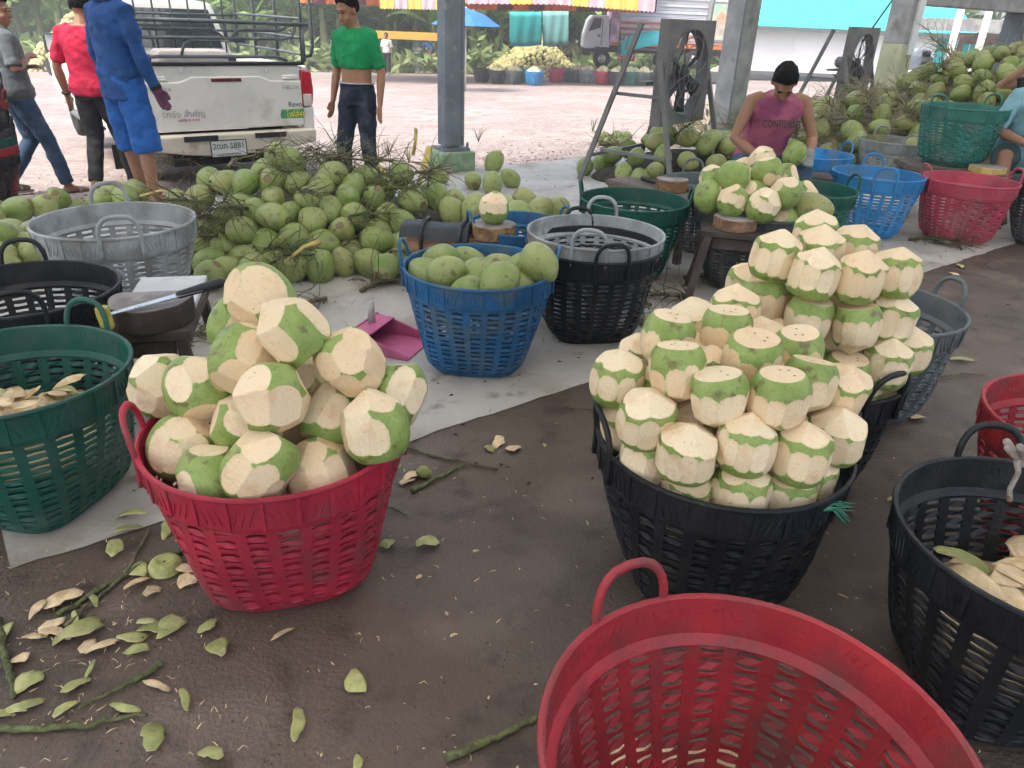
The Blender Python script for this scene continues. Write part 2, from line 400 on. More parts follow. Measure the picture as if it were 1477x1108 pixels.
bk('T', 'rose', (3.50, 5.95, 0), 178, 'rose red empty basket on the pale floor at right')
bk('U', 'charcoal', (4.22, 5.95, 0), 60, 'charcoal basket cut by the right edge beside the rose basket')
bk('W', 'slate', (1.50, 2.94, 0), 12, 'grey green empty basket behind the tallest coconut stack')
for k in range(9):                      # nested stack at the left edge
    cl, hc = [('black', None), ('scarlet', None), ('green', None), ('charcoal', None), ('black', None), ('charcoal', None), ('scarlet', None), ('charcoal', 'grey'), ('charcoal', 'grey')][k]
    q = GY(-8, 300); basket(cl, Vector((q.x - .05, q.y, q.z + .075 * k)), R_.uniform(0, 6), {0: 'black basket at the bottom of the nested stack at the left edge', 1: 'red basket second from the bottom of the nested stack at left', 2: 'green basket third from the bottom of the nested stack at left', 6: 'red basket high in the nested stack at the left edge'}.get(k, 'dark basket inside the nested stack at the left edge'), 'nested baskets at the left edge')

# ================================================================ coconuts
def _ico(sub):
    bm = bmesh.new(); bmesh.ops.create_icosphere(bm, subdivisions=sub, radius=1.)
    v = np.array([x.co[:] for x in bm.verts]); f = [[x.index for x in fc.verts] for fc in bm.faces]; bm.free(); return v, f
ICO5, ICO4, ICO3, ICO2 = _ico(6), _ico(5), _ico(4), _ico(2)
def np_mesh(name, v, f, attrs=None, smooth=True):
    me = bpy.data.meshes.new(name); me.from_pydata(v.tolist(), [], f)
    me.polygons.foreach_set('use_smooth', [smooth] * len(f))
    for k, a in (attrs or {}).items():
        at = me.attributes.new(k, 'FLOAT', 'POINT'); at.data.foreach_set('value', np.asarray(a, dtype=np.float32))
    me.materials.append(None); return me
def nut_surface(d, rng, a=1.12, lob=.035, tip=.16, barrel=0.):
    """unit directions -> coconut surface, axis z, equator radius 1"""
    ph = np.arctan2(d[:, 1], d[:, 0]); z = d[:, 2]; rho = np.sqrt(np.maximum(0, 1 - z * z))
    if barrel: rho = np.power(rho, 1 - barrel); 
    k = 1 + lob * np.cos(3 * (ph + rng.uniform(0, 6))) * rho
    zz = a * z + tip * np.power(np.maximum(0, z), 7) - .05 * np.power(np.maximum(0, -z), 10)
    low = 1 + .03 * np.sin(ph * 2 + rng.uniform(0, 6)) * (1 - z) + rng.uniform(-.06, .06) * z
    p = np.stack([rho * np.cos(ph) * k * low, rho * np.sin(ph) * k * low, zz], 1)
    for q in range(3):
        w = np.array([rng.uniform(-2, 2) for _ in range(3)]); p *= (1 + .012 * np.sin(d @ w * 2.2 + rng.uniform(0, 6)))[:, None]
    return p
def green_nut(seed):
    rng = random.Random(seed); v, f = ICO4
    p = nut_surface(v, rng, rng.uniform(1.12, 1.36), rng.uniform(.03, .065), rng.uniform(.04, .2))
    cap = (-v[:, 2] - .94) * 12 + .12 * np.sin(np.arctan2(v[:, 1], v[:, 0]) * 6)
    p[:, 2] += .07 * np.clip((-v[:, 2] - .93) * 14, 0, 1)
    return np_mesh('green_coconut', p, f, {'cap': cap, 'lon': np.arctan2(v[:, 1], v[:, 0])})
def cut_nut(seed, strips, planes, a=1.12, barrel=.2, tip=.08, dots=False):
    """strips: knife strokes down the side (azimuth, depth, mid height, half height); planes: straight cuts"""
    rng = random.Random(seed); v, f = ICO5
    p = nut_surface(v, rng, a, .03, tip, barrel); orig = p.copy()
    cut = np.full(len(p), -9.); cid = np.zeros(len(p))
    for w, o, zc, hl in strips:
        n = np.array([math.cos(w), math.sin(w)]); rho = np.sqrt((orig[:, :2] ** 2).sum(1)) + 1e-6
        lean = rng.uniform(-.10, .10); q = np.abs(orig[:, 2] - zc + lean * (orig[:, 0] * -n[1] + orig[:, 1] * n[0])) / hl
        oe = o + (1.02 - o) * np.minimum(q, 1.3) ** 3.2
        so = (orig[:, :2] / rho[:, None]) @ n - oe
        s = (p[:, :2] / rho[:, None]) @ n - oe; mk = s > 0
        p[mk, :2] -= (s[mk] * rho[mk])[:, None] * n
        cut = np.maximum(cut, so * .8); cid[mk] = rng.random()
    for i, (n, o) in enumerate(planes):
        n = np.array(n, float); n /= np.linalg.norm(n)
        s = p @ n - o; mk = s > 0
        p[mk] -= s[mk, None] * n * .97
        so = orig @ n - o
        cut = np.maximum(cut, so); cid[mk] = rng.random()
    dt = np.full(len(p), 9.)
    if dots:
        for q in range(rng.choice((2, 3, 3))):
            w = rng.uniform(0, 6) if q == 0 else w + rng.uniform(.7, 1.9)
            rr = rng.uniform(.2, .38); c = np.array([rr * math.cos(w), rr * math.sin(w)]); dt = np.minimum(dt, np.linalg.norm(p[:, :2] - c, axis=1) + 9 * (p[:, 2] < 0))
    return np_mesh('shaved_coconut', p, f, {'cut': cut, 'cid': cid, 'dot': dt})
def strips_(rng, n, o=(.905, .945), zc=(-.1, 0.), hl=(.50, .68), skip=()):
    w0 = rng.uniform(0, 6)
    return [(w0 + 2 * math.pi * (i + rng.uniform(-.22, .22)) / n, rng.uniform(*o), rng.uniform(*zc), rng.uniform(*hl)) for i in range(n) if i not in skip]
def cone_planes(rng, n, el, o):
    w0 = rng.uniform(0, 6); out = []
    for i in range(n):
        w = w0 + 2 * math.pi * (i + rng.uniform(-.2, .2)) / n; e = el + rng.uniform(-.09, .09)
        out.append(((math.cos(w) * math.cos(e), math.sin(w) * math.cos(e), math.sin(e)), o + rng.uniform(-.025, .025)))
    return out
CUT_P, CUT_F, CUT_A, CUT_O, GREEN = [], [], [], [], []
for k in range(9):
    r = random.Random(100 + k); b_ = r.uniform(.18, .28)
    CUT_P.append(cut_nut(k, strips_(r, 10 + k % 3), cone_planes(r, 5 + k % 3, rad(56), .975 + r.uniform(-.02, .02)) + [((0, 0, -1), .88)], r.uniform(1.10, 1.2), b_, .12))
for k in range(7):
    r = random.Random(200 + k)
    CUT_F.append(cut_nut(20 + k, strips_(r, 10 + k % 2, zc=(-.25, -.1), hl=(.52, .72)), [((r.uniform(-.12, .12), r.uniform(-.12, .12), 1), r.uniform(.80, .88))] + cone_planes(r, 5, rad(-56), .97), r.uniform(1.06, 1.14), .24, 0., True))
for k in range(10):
    r = random.Random(300 + k)
    st_ = strips_(r, 10, (.865, .92), (-.15, .2), (.45, .8), skip=((2, 3, 7) if k % 3 == 0 else (3, 4) if k % 3 == 1 else (1, 6)))
    pl = cone_planes(r, 5, rad(50), .94)[:3 + k % 2] + [((r.uniform(-.15, .15), .05, -1), r.uniform(.86, .95))]
    if k % 2: pl += cone_planes(r, 5, rad(-52), .95)[:2]
    CUT_A.append(cut_nut(40 + k, st_, pl, r.uniform(1.04, 1.14), .2, .04))
for k in range(6):
    r = random.Random(400 + k)
    CUT_O.append(cut_nut(60 + k, strips_(r, 12, (.91, .945), (.0, .35), (.3, .5))[:4 + k % 4], cone_planes(r, 7, rad(50), .955)[:5 - k % 3], 1.08, .12, .05))
for k in range(10): GREEN.append(green_nut(500 + k))

def nut_material(name, shaved):
    m = bpy.data.materials.new(name); m.use_nodes = True; N, L = m.node_tree.nodes, m.node_tree.links
    b = N['Principled BSDF']; tc = N.new('ShaderNodeTexCoord'); oi = N.new('ShaderNodeObjectInfo')
    mp = N.new('ShaderNodeMapping'); ml = N.new('ShaderNodeMath'); ml.operation = 'MULTIPLY'; ml.inputs[1].default_value = 53.
    L.new(oi.outputs['Random'], ml.inputs[0]); L.new(ml.outputs[0], mp.inputs['Location']); L.new(tc.outputs['Object'], mp.inputs['Vector'])
    def nz(s, det=5., vec=None):
        n = N.new('ShaderNodeTexNoise'); n.inputs['Scale'].default_value = s; n.inputs['Detail'].default_value = det
        L.new(vec or mp.outputs[0], n.inputs['Vector']); return n.outputs[0]
    def rg(x, a, c, lo=0., hi=1.):
        r = N.new('ShaderNodeMapRange'); r.inputs[1].default_value = a; r.inputs[2].default_value = c; r.inputs[3].default_value = lo; r.inputs[4].default_value = hi
        L.new(x, r.inputs[0]); return r.outputs[0]
    def mix(f, a, c):
        x = N.new('ShaderNodeMix'); x.data_type = 'RGBA'; L.new(f, x.inputs[0])
        for i, v in ((6, a), (7, c)):
            if isinstance(v, tuple): x.inputs[i].default_value = (*v, 1)
            else: L.new(v, x.inputs[i])
        return x.outputs[2]
    def attr(n):
        a = N.new('ShaderNodeAttribute'); a.attribute_name = n; return a.outputs['Fac']
    def math_(op, a, c):
        x = N.new('ShaderNodeMath'); x.operation = op
        for i, v in ((0, a), (1, c)):
            if isinstance(v, (int, float)): x.inputs[i].default_value = v
            else: L.new(v, x.inputs[i])
        return x.outputs[0]
    ms = N.new('ShaderNodeMapping'); ms.inputs['Scale'].default_value = (14, 14, 1.2); L.new(mp.outputs[0], ms.inputs['Vector'])
    streak = nz(1.6, 4., ms.outputs[0])
    if shaved: g = mix(rg(nz(1.6), .3, .7), (.20, .30, .065), (.315, .405, .13))
    else:
        g = mix(rg(oi.outputs['Random'], 0, 1), (.165, .265, .05), (.32, .36, .12)); g = mix(rg(math_('FRACT', math_('MULTIPLY', oi.outputs['Random'], 9.7), 0.), .7, 1, 0, .6), g, (.33, .27, .10)); g = mix(rg(nz(1.1), .35, .7), g, (.32, .36, .15))
    g = mix(rg(streak, .52, .75, 0, .35), g, (.07, .10, .02))
    g = mix(rg(nz(2.2, 8.), .57, .68, 0, .75), g, (.15, .10, .05))
    g = mix(rg(nz(14., 3.), .66, .72, 0, .6), g, (.06, .05, .02))
    rough = .42
    if shaved:
        cr = mix(attr('cid'), (.74, .58, .375), (.86, .715, .50))
        cr = mix(rg(oi.outputs['Random'], 0, 1, 0, .5), cr, (.89, .77, .56))
        cr = mix(rg(math_('FRACT', math_('MULTIPLY', oi.outputs['Random'], 7.3), 0.), .55, 1, 0, .45), cr, (.80, .57, .35))
        cr = mix(rg(streak, .48, .72, 0, .28), cr, (.66, .50, .28))
        cr = mix(rg(nz(1.7, 6.), .55, .74, 0, .6), cr, (.68, .43, .21))
        cr = mix(rg(nz(11., 6.), .64, .72, 0, .5), cr, (.30, .17, .07))
        ct = math_('ADD', attr('cut'), rg(nz(9., 3.), .3, .7, -.008, .008))
        edge = rg(ct, 0., .03, .55, 0.)
        cr = mix(edge, cr, (.56, .54, .26))
        cr = mix(rg(attr('dot'), .035, .055, 1, 0), cr, (.09, .04, .015))
        c = mix(rg(ct, -.002, .003), g, cr)
        L.new(rg(ct, -.002, .003, .40, .62), b.inputs['Roughness'])
    else:
        c = mix(rg(attr('cap'), 0, .12), g, (.20, .15, .07)); b.inputs['Roughness'].default_value = .36
    L.new(c, b.inputs['Base Color']); b.inputs['Specular IOR Level'].default_value = .35
    bp = N.new('ShaderNodeBump'); bp.inputs['Strength'].default_value = .25; bp.inputs['Distance'].default_value = .03
    L.new(math_('ADD', nz(9., 6.), math_('MULTIPLY', streak, .5)), bp.inputs['Height']); L.new(bp.outputs[0], b.inputs['Normal'])
    return m
M['nut'] = nut_material('green_husk', False); M['shaved'] = nut_material('shaved_husk', True)

def nut(me, loc, r, rot, label, group, name):
    o = part(name, me, M['shaved'] if name == 'shaved_coconut' else M['nut'], None); o.location = loc; o.scale = (r, r, r); o.rotation_euler = rot
    return tag(o, label, 'coconut', group)
def relax(ps, rs, it=60, keep=.15, floor=None, cone=None, soft=.955):
    ps = [p.copy() for p in ps]; a0 = [p.copy() for p in ps]
    for k in range(it):
        for i in range(len(ps)):
            for j in range(i + 1, len(ps)):
                d = ps[j] - ps[i]; m = (rs[i] + rs[j]) * soft; L = d.length
                if L < m:
                    d = d / L if L > 1e-5 else Vector((R_.random() - .5, R_.random() - .5, .3)).normalized()
                    ps[i] -= d * (m - L) * .5; ps[j] += d * (m - L) * .5
        for i, p in enumerate(ps):
            if k < it * .7: p += (a0[i] - p) * keep
            if floor is not None: p.z = max(p.z, floor(p.x, p.y) + rs[i] * .95)
            if cone is not None and p.z < .59:
                c, = cone; h = Vector((p.x - c.x, p.y - c.y, 0)); mx = .212 + .110 * min(1, max(0, p.z / .47)) - rs[i]
                if p.z < .478 and h.length > mx: h = h.normalized() * mx; p.x, p.y = c.x + h.x, c.y + h.y
                hl = h.length
                if hl > .325: h = h * (.325 / hl); p.x, p.y = c.x + h.x, c.y + h.y; hl = .325
                dx, dz = hl - .335, p.z - .478; dd = math.hypot(dx, dz); rr = rs[i] * .97
                if dd < rr and hl > .05:                        # keep clear of the rim
                    k_ = (rr - dd) / max(dd, 1e-4); hn = h.normalized(); p.x += hn.x * dx * k_; p.y += hn.y * dx * k_; p.z += dz * k_
    return ps
def DY(px, py, yw):
    d = ray(px, py); return CC + d * (yw / d.y)
def tiltrot(rng, t=.2): return Euler((rng.uniform(-t, t), rng.uniform(-t, t), rng.uniform(0, 6.28)))
def freerot(rng): return Euler((rng.uniform(0, 6.28), rng.uniform(0, 6.28), rng.uniform(0, 6.28)))
def basket_fill(key, r, n, rng, z0=.30):
    c = BK[key]; return [c + Vector((rr * math.cos(w), rr * math.sin(w), z0)) for rr, w in [(0, 0)] + [(.165, 6.28 * k / (n - 1) + .3) for k in range(n - 1)]]
def fill_with(key, items, r, meshes_of, label, group, name, rot_of, fillmesh, nfill=6, seed=1, rj=.05, cone=True, it=60, soft=.955):
    rng = random.Random(seed); ps = []; kinds = []; rs = []
    for (px, py, yw, kind) in items: ps.append(DY(px, py, yw)); kinds.append(kind); rs.append(r * rng.uniform(1 - rj, 1 + rj))
    ni = len(items)
    for p in basket_fill(key, r, nfill, rng): ps.append(p); kinds.append(fillmesh); rs.append(r)
    ps = relax(ps, rs, it, cone=(BK[key],) if cone else None, soft=soft)
    lab = label if callable(label) else (lambda i: label)
    for i, (p, k, rr) in enumerate(zip(ps[:ni], kinds, rs)):
        ms = meshes_of[k]; nut(ms[rng.randrange(len(ms))], p, rr, rot_of(k, rng), lab(i), group, name)
    mb = MB()                                   # the covered coconuts underneath
    v, f = ICO2
    for p, rr in zip(ps[ni:], rs[ni:]): mb.add([(p.x + q[0] * rr, p.y + q[1] * rr, p.z + q[2] * rr) for q in v.tolist()], f)
    o = mb.build('covered_coconuts', M['under_nuts'] if fillmesh != 'G' else M['under_green'], smooth=True, fixn=False); tag(o, f'coconuts buried at the bottom of the {BKN[key]}', 'coconuts', kind='stuff')
    return ps
M['under_nuts'] = mat('buried_shaved_nuts', (.62, .53, .34), .7, .2, 6., col2=(.28, .32, .10), c2=(.5, .6), s2=7.); M['under_green'] = mat('buried_green_nuts', (.2, .23, .07), .6, .2, 6.)
BKN = {'A': 'crimson basket', 'B': 'front black basket', 'C': 'basket with the tallest stack', 'O': 'charcoal basket', 'J': 'blue basket'}
ORD = ['leftmost', 'second from left', 'third from left', 'fourth from left', 'fifth from left', 'sixth from left', 'seventh from left', 'eighth from left', 'ninth from left', 'tenth from left', 'eleventh from left']
def tiers(rows, items, text):
    # rows: (name, count); ranks every item from the left inside its tier
    out = [None] * len(items); i = 0
    for nm, c in rows:
        idx = sorted(range(i, i + c), key=lambda k: items[k][0])
        for r_, k in enumerate(idx): out[k] = text.format(pos=ORD[r_] if c > 1 else 'only one', row=nm)
        i += c
    return lambda k: out[k]
KM = {'P': CUT_P, 'F': CUT_F, 'A': CUT_A, 'O': CUT_O}
zA = lambda X, Y, y, k='A': (170 + X / 2.0915, 370 + Y / 2.0915, y, k)
itA = [zA(470, 630, 1.520), zA(280, 655, 1.540), zA(655, 640, 1.540), zA(780, 560, 1.640), zA(150, 565, 1.620), zA(105, 470, 1.800), zA(250, 420, 1.700), zA(370, 535, 1.640),
                zA(650, 505, 1.680), zA(462, 440, 1.580), zA(560, 395, 1.780), zA(855, 425, 1.760), zA(750, 465, 1.850), zA(690, 350, 1.720), zA(372, 318, 1.720), zA(525, 228, 1.700), zA(430, 128, 1.880), zA(375, 205, 1.960), zA(240, 545, 1.820), zA(540, 520, 1.820)]
LA = ['front centre, resting on the rim', 'front left, low on the rim', 'front right of centre, low on the rim', 'at the right, low behind the rim', 'at the far left front', 'at the far left behind', 'left, second tier', 'left of centre, half hidden', 'right of centre, second tier', 'middle of the heap, mostly green', 'behind the middle, half hidden', 'farthest right, overhanging the rim', 'behind the rightmost, nearly hidden', 'upper right, large cut faces', 'upper left under the top', 'second from the top', 'topmost', 'just behind the topmost, green side', 'deep in the gap at left', 'deep in the gap at centre']
fill_with('A', itA, .087, KM, lambda i: 'shaved coconut of the crimson basket ' + LA[i], 'shaved coconuts in the crimson basket', 'shaved_coconut',
          lambda k, g: Euler((g.uniform(-1.0, .9), g.uniform(-.9, .9), g.uniform(0, 6.28))), 'A', seed=11, soft=.93)
zB = lambda X, Y, y, k='P': (840 + X / 1.91, 300 + Y / 1.91, y, k)
itB = [zB(280, 785, 1.525), zB(425, 790, 1.515), zB(565, 800, 1.515), zB(160, 715, 1.595), zB(672, 745, 1.635),
                zB(287, 672, 1.545), zB(445, 670, 1.535), zB(597, 690, 1.545), zB(178, 597, 1.625), zB(72, 615, 1.755), zB(675, 630, 1.675),
                zB(120, 480, 1.775), zB(368, 515, 1.605, 'F'), zB(540, 525, 1.585, 'F'), zB(685, 535, 1.775), zB(268, 455, 1.695, 'F'), zB(600, 480, 1.725, 'F'), zB(450, 430, 1.755, 'F'), zB(585, 405, 1.855, 'F'),
                zB(235, 360, 1.855, 'F'), zB(375, 355, 1.915, 'F'), zB(485, 370, 1.995), zB(410, 295, 2.075), zB(320, 312, 2.055), zB(160, 415, 1.955)]
BX = [zB(440, 575, 1.70), zB(300, 590, 1.70), zB(560, 610, 1.71), zB(650, 570, 1.78), zB(200, 530, 1.76), zB(360, 450, 1.80), zB(520, 470, 1.78), zB(320, 400, 1.92)]
LB = tiers([('lowest tier', 5), ('second tier', 6), ('third tier', 4), ('flat topped fourth tier', 4), ('hindmost tier', 6)], itB, 'shaved coconut of the front black basket, {pos} in its {row}')
fill_with('B', itB + BX, .0745, KM, lambda i: LB(i) if i < len(itB) else 'shaved coconut half hidden between the tiers of the front black basket', 'shaved coconuts in the front black basket', 'shaved_coconut', lambda k, g: tiltrot(g, .16), 'P', seed=12, rj=.03, soft=.88)
itC = [zB(820, 545, 2.095), zB(885, 505, 2.175), zB(722, 462, 2.075, 'F'), zB(838, 430, 2.115), zB(895, 392, 2.235), zB(620, 305, 2.125, 'F'), zB(752, 325, 2.095, 'F'), zB(850, 300, 2.175), zB(500, 262, 2.235, 'F'),
                zB(455, 212, 2.415), zB(540, 138, 2.215), zB(640, 180, 2.125), zB(755, 192, 2.115), zB(862, 182, 2.195), zB(640, 78, 2.435), zB(652, 118, 2.275), zB(750, 112, 2.335)]
CX = [zB(530, 360, 2.175), zB(650, 400, 2.205), zB(760, 400, 2.255), zB(600, 250, 2.305), zB(720, 260, 2.275), zB(800, 250, 2.355), zB(560, 330, 2.355), zB(690, 340, 2.375), zB(800, 350, 2.355), zB(620, 450, 2.355), zB(750, 470, 2.355)]
LC = tiers([('lowest tier', 5), ('middle tier', 5), ('top tier', 7)], itC, 'shaved coconut of the tallest stack, {pos} in its {row}')
fill_with('C', itC + CX, .0755, KM, lambda i: LC(i) if i < len(itC) else 'shaved coconut half hidden inside the tallest stack', 'shaved coconuts in the tallest stack', 'shaved_coconut', lambda k, g: tiltrot(g, .14), 'P', seed=13, rj=.03, nfill=6, soft=.90)
zO = lambda X, Y, y, k='O': (980 + X / 5.275, 160 + Y / 5.275, y, k)
itO = [zO(615, 415, 4.77), zO(655, 500, 4.53), zO(400, 575, 4.48), zO(270, 565, 4.58), zO(500, 525, 4.73), zO(800, 525, 4.68), zO(565, 670, 4.41), zO(790, 680, 4.38), zO(365, 690, 4.34), zO(215, 720, 4.44),
                zO(830, 840, 4.31), zO(560, 800, 4.30), zO(640, 860, 4.29), zO(925, 640, 4.61), zO(490, 475, 4.86)]
fill_with('O', itO, .090, KM, tiers([('upper part', 6), ('lower part', 9)], itO, 'partly shaved coconut of the charcoal basket, {pos} in its {row}'), 'coconuts in the charcoal basket', 'shaved_coconut', lambda k, g: tiltrot(g, .6), 'O', seed=14)
rg_ = random.Random(5)
nut(GREEN[2], DY(980 + 1000 / 5.275, 160 + 755 / 5.275, 4.44), .096, (1.5, .4, 1.2), 'unshaved green coconut on the right of the charcoal basket heap', None, 'green_coconut')
KG = {'G': GREEN}
zJ = lambda X, Y, y, k='G': (570 + X / 3.078, 210 + Y / 3.078, y, k)
itJ = [zJ(160, 512, 3.410), zJ(240, 575, 3.090), zJ(375, 582, 3.190), zJ(465, 622, 3.030), zJ(545, 575, 3.230), zJ(645, 548, 3.150), zJ(580, 645, 3.070), zJ(112, 575, 3.230), zJ(335, 655, 3.010), zJ(485, 575, 3.330), zJ(300, 520, 3.450)]
fill_with('J', itJ, .081, KG, tiers([('heap', 11)], itJ, 'whole green coconut of the blue basket, {pos} in its {row}'), 'green coconuts in the blue basket', 'green_coconut', lambda k, g: freerot(g), 'G', seed=15)

# ---- heaps of whole coconuts
def mound(bumps):
    def f(x, y):
        z = -.3
        for cx, cy, rx, ry, h, a in bumps:
            dx, dy = x - cx, y - cy; u = (dx * math.cos(a) + dy * math.sin(a)) / rx; v = (-dx * math.sin(a) + dy * math.cos(a)) / ry
            q = 1 - u * u - v * v
            if q > 0: z = max(z, h * q ** .8)
        return z
    return f
def hit(px, py, f):
    d = ray(px, py); t = 1.
    while t < 40:
        q = CC + d * t
        if q.z <= max(f(q.x, q.y), 0.): return q
        t += .02
    return q
def heap(pts, f, r, label, group, seed, rj=.09, extra=()):
    rng = random.Random(seed); ps = [hit(x, y, f) for x, y in pts]; ps += [Vector(e) for e in extra]
    rs = [r * rng.uniform(1 - rj, 1 + rj) for _ in ps]
    ps = [p - (p - CC).normalized() * rr * -.3 for p, rr in zip(ps, rs)]
    ps = relax(ps, rs, 50, .2, floor=lambda x, y: 0. if (Vector((x, y, 0)) - EDGE).dot(E2) < 0 else yard_z(x, y))
    for p, rr in zip(ps, rs): nut(GREEN[rng.randrange(len(GREEN))], p, rr, freerot(rng), label, group, 'green_coconut')
    return ps
c1 = G(430, 330, .3)
MF = mound([(-1.55, 5.45, 1.15, 1.2, .62, 0), (-.75, 5.55, 1.3, 1.15, .45, 0), (-2.1, 5.0, .6, .7, .3, 0)])
z7 = [(610, 125), (690, 165), (550, 220), (580, 255), (700, 270), (460, 295), (360, 275), (250, 290), (210, 330), (785, 350), (590, 360), (670, 415), (890, 235), (1070, 245), (1245, 230), (970, 345), (900, 400), (1115, 350), (800, 475), (495, 435), (720, 555), (560, 570), (350, 440),
      (210, 590), (330, 620), (195, 725), (435, 670), (865, 565), (940, 550), (1115, 520), (1020, 600), (1140, 585), (1265, 490), (1240, 590), (1330, 615), (1240, 670), (770, 655), (710, 755), (850, 760), (980, 735), (1175, 780), (380, 740), (290, 500), (1315, 360), (120, 390), (440, 520), (610, 480), (1010, 450), (1180, 440), (420, 370), (1060, 690), (560, 680), (290, 690), (520, 770), (270, 830), (820, 300), (1000, 300), (1160, 290)]
HEAP1 = heap([(230 + X / 3.602, 190 + Y / 3.602) for X, Y in z7], MF, .083, 'whole green coconut in the big heap of stalks in front of the pickup', 'coconuts in the central heap', 21)
z8 = [(440, 115), (345, 195), (255, 245), (180, 225), (75, 245), (30, 135), (430, 215), (585, 255), (705, 298), (330, 285), (600, 345), (510, 190), (275, 292), (190, 180), (500, 300), (640, 300), (560, 330)]
MF2 = mound([(-.12, 5.0, .75, .7, .38, 0), (-.55, 5.3, .6, .6, .35, 0)])
HEAP2 = heap([(570 + X / 3.078, 210 + Y / 3.078) for X, Y in z8], MF2, .088, 'whole green coconut in the small heap behind the inner tube bench', 'coconuts behind the inner tube bench', 22)
z6 = [(10, 150), (140, 150), (110, 200), (50, 245), (170, 262), (230, 190), (70, 285), (165, 365), (35, 380), (5, 445), (350, 130), (450, 118), (520, 110), (570, 82), (650, 108), (740, 98), (0, 205), (20, 325), (280, 120), (600, 125), (690, 130), (110, 320), (-40, 250), (-60, 340)]
MF3 = mound([(-2.9, 4.5, .8, .9, .16, 0)])
HEAP3 = heap([(X / 3.82, 270 + Y / 3.82) for X, Y in z6], MF3, .090, 'whole green coconut in the low heap behind the grey basket at left', 'coconuts in the left heap', 23)
def poisson(region, f, dist, n, rng):
    out = []
    for _ in range(n * 40):
        x, y = region(rng); z = f(x, y)
        if z < 0: continue
        p = Vector((x, y, z))
        if all((p - q).length > dist for q in out): out.append(p)
        if len(out) >= n: break
    return out
def nuts_on(f, region, n, r, dist, label, group, seed, zoff=0.):
    rng = random.Random(seed); ps = poisson(region, f, dist, n, rng)
    for p in ps: nut(GREEN[rng.randrange(len(GREEN))], p + Vector((0, 0, zoff + r * .3)), r * rng.uniform(.9, 1.1), freerot(rng), label, group, 'green_coconut')
    return ps
rc = D(1390, 160, 9.3)
RH = [(6.1, 9.9, 2.3, 2.0, 1.28, .5), (4.3, 9.4, 1.7, 1.5, .72, .4), (3.2, 8.9, 1.2, 1.1, .35, .3)]
MF4 = mound(RH)
HEAP4 = nuts_on(MF4, lambda g: (g.uniform(2.1, 6.7), g.uniform(7.8, 10.3)), 165, .098, .172, 'whole pale green coconut in the tall heap behind the seated men at right', 'coconuts in the right heap', 24)
RH5 = [(1.75, 8.2, .95, .8, .42, .3), (1.2, 7.9, .6, .5, .25, 0)]
MF5 = mound(RH5)
HEAP5 = nuts_on(MF5, lambda g: (g.uniform(.6, 2.8), g.uniform(7.3, 8.7)), 30, .092, .165, 'whole green coconut in the heap beneath the big fan', 'coconuts beneath the big fan', 25)
for k, (x, y) in enumerate([(872, 200), (880, 207), (890, 200), (886, 211), (898, 208), (906, 213), (900, 199)]):
    q = G(x, y, .07); nut(GREEN[k % 7], q, .085, freerot(rg_), 'whole coconut in the little group lying left of the fan stand', 'coconuts left of the fan stand', 'green_coconut')
# dark loose filling below the heaps, so that they are not hollow
M['litter'] = mat('dark_plant_litter', (.045, .04, .025), .9, .4, 12., .8, 40.)
M['pale_litter'] = mat('pale_plant_litter', (.17, .15, .095), .9, .4, 9., .8, 40., dirt=(.05, .04, .03), sd=5.)
def filling(bumps, k, label, m='litter'):
    mb = MB()
    for cx, cy, rx, ry, h, a in bumps:
        mb.ell((cx, cy, -.02), (rx * k, ry * k, max(.05, h * k - .05)), Matrix.Rotation(a, 3, 'Z'), 24, 10)
    o = mb.build('plant_litter', M[m], smooth=True); tag(o, label, 'litter', kind='stuff')
filling(RH, .93, 'dry plant litter under the right coconut heap', 'pale_litter')
filling(RH5, .8, 'dark dry plant litter under the coconuts by the big fan')
filling([(-1.5, 5.55, .8, .6, .40, 0), (-.8, 5.6, .8, .6, .26, 0)], 1., 'dark dry plant litter under the central coconut heap')
# ================================================================ peelings, stalks, twigs
M['cream'] = mat('cream_husk', (.70, .55, .34), .7, .18, 30., .3, 90., col2=(.55, .38, .18), c2=(.5, .75), s2=25., dirt=(.38, .24, .11), d2=(.64, .75), sd=40., rnd=.12)
M['peelgreen'] = mat('green_peel', (.36, .385, .14), .5, .25, 25., .2, 90., col2=(.50, .47, .24), c2=(.45, .7), s2=20., dirt=(.10, .08, .03), d2=(.66, .75), sd=40., rnd=.15)
M['drystalk'] = mat('dry_stalk', (.115, .105, .06), .85, .35, 18., .5, 80., col2=(.20, .17, .10), s2=9., rnd=.15)
M['palestalk'] = mat('pale_stalk', (.30, .275, .17), .85, .3, 18., .5, 80., col2=(.2, .17, .1), s2=9., rnd=.15)
M['greenstalk'] = mat('green_stalk', (.13, .15, .06), .75, .35, 40., .6, 90., col2=(.08, .06, .035), s2=60., rnd=.1)
M['spathe'] = mat('yellow_leaf_stalk', (.50, .38, .12), .6, .2, 10., .2, 50., col2=(.34, .24, .08), s2=8.)
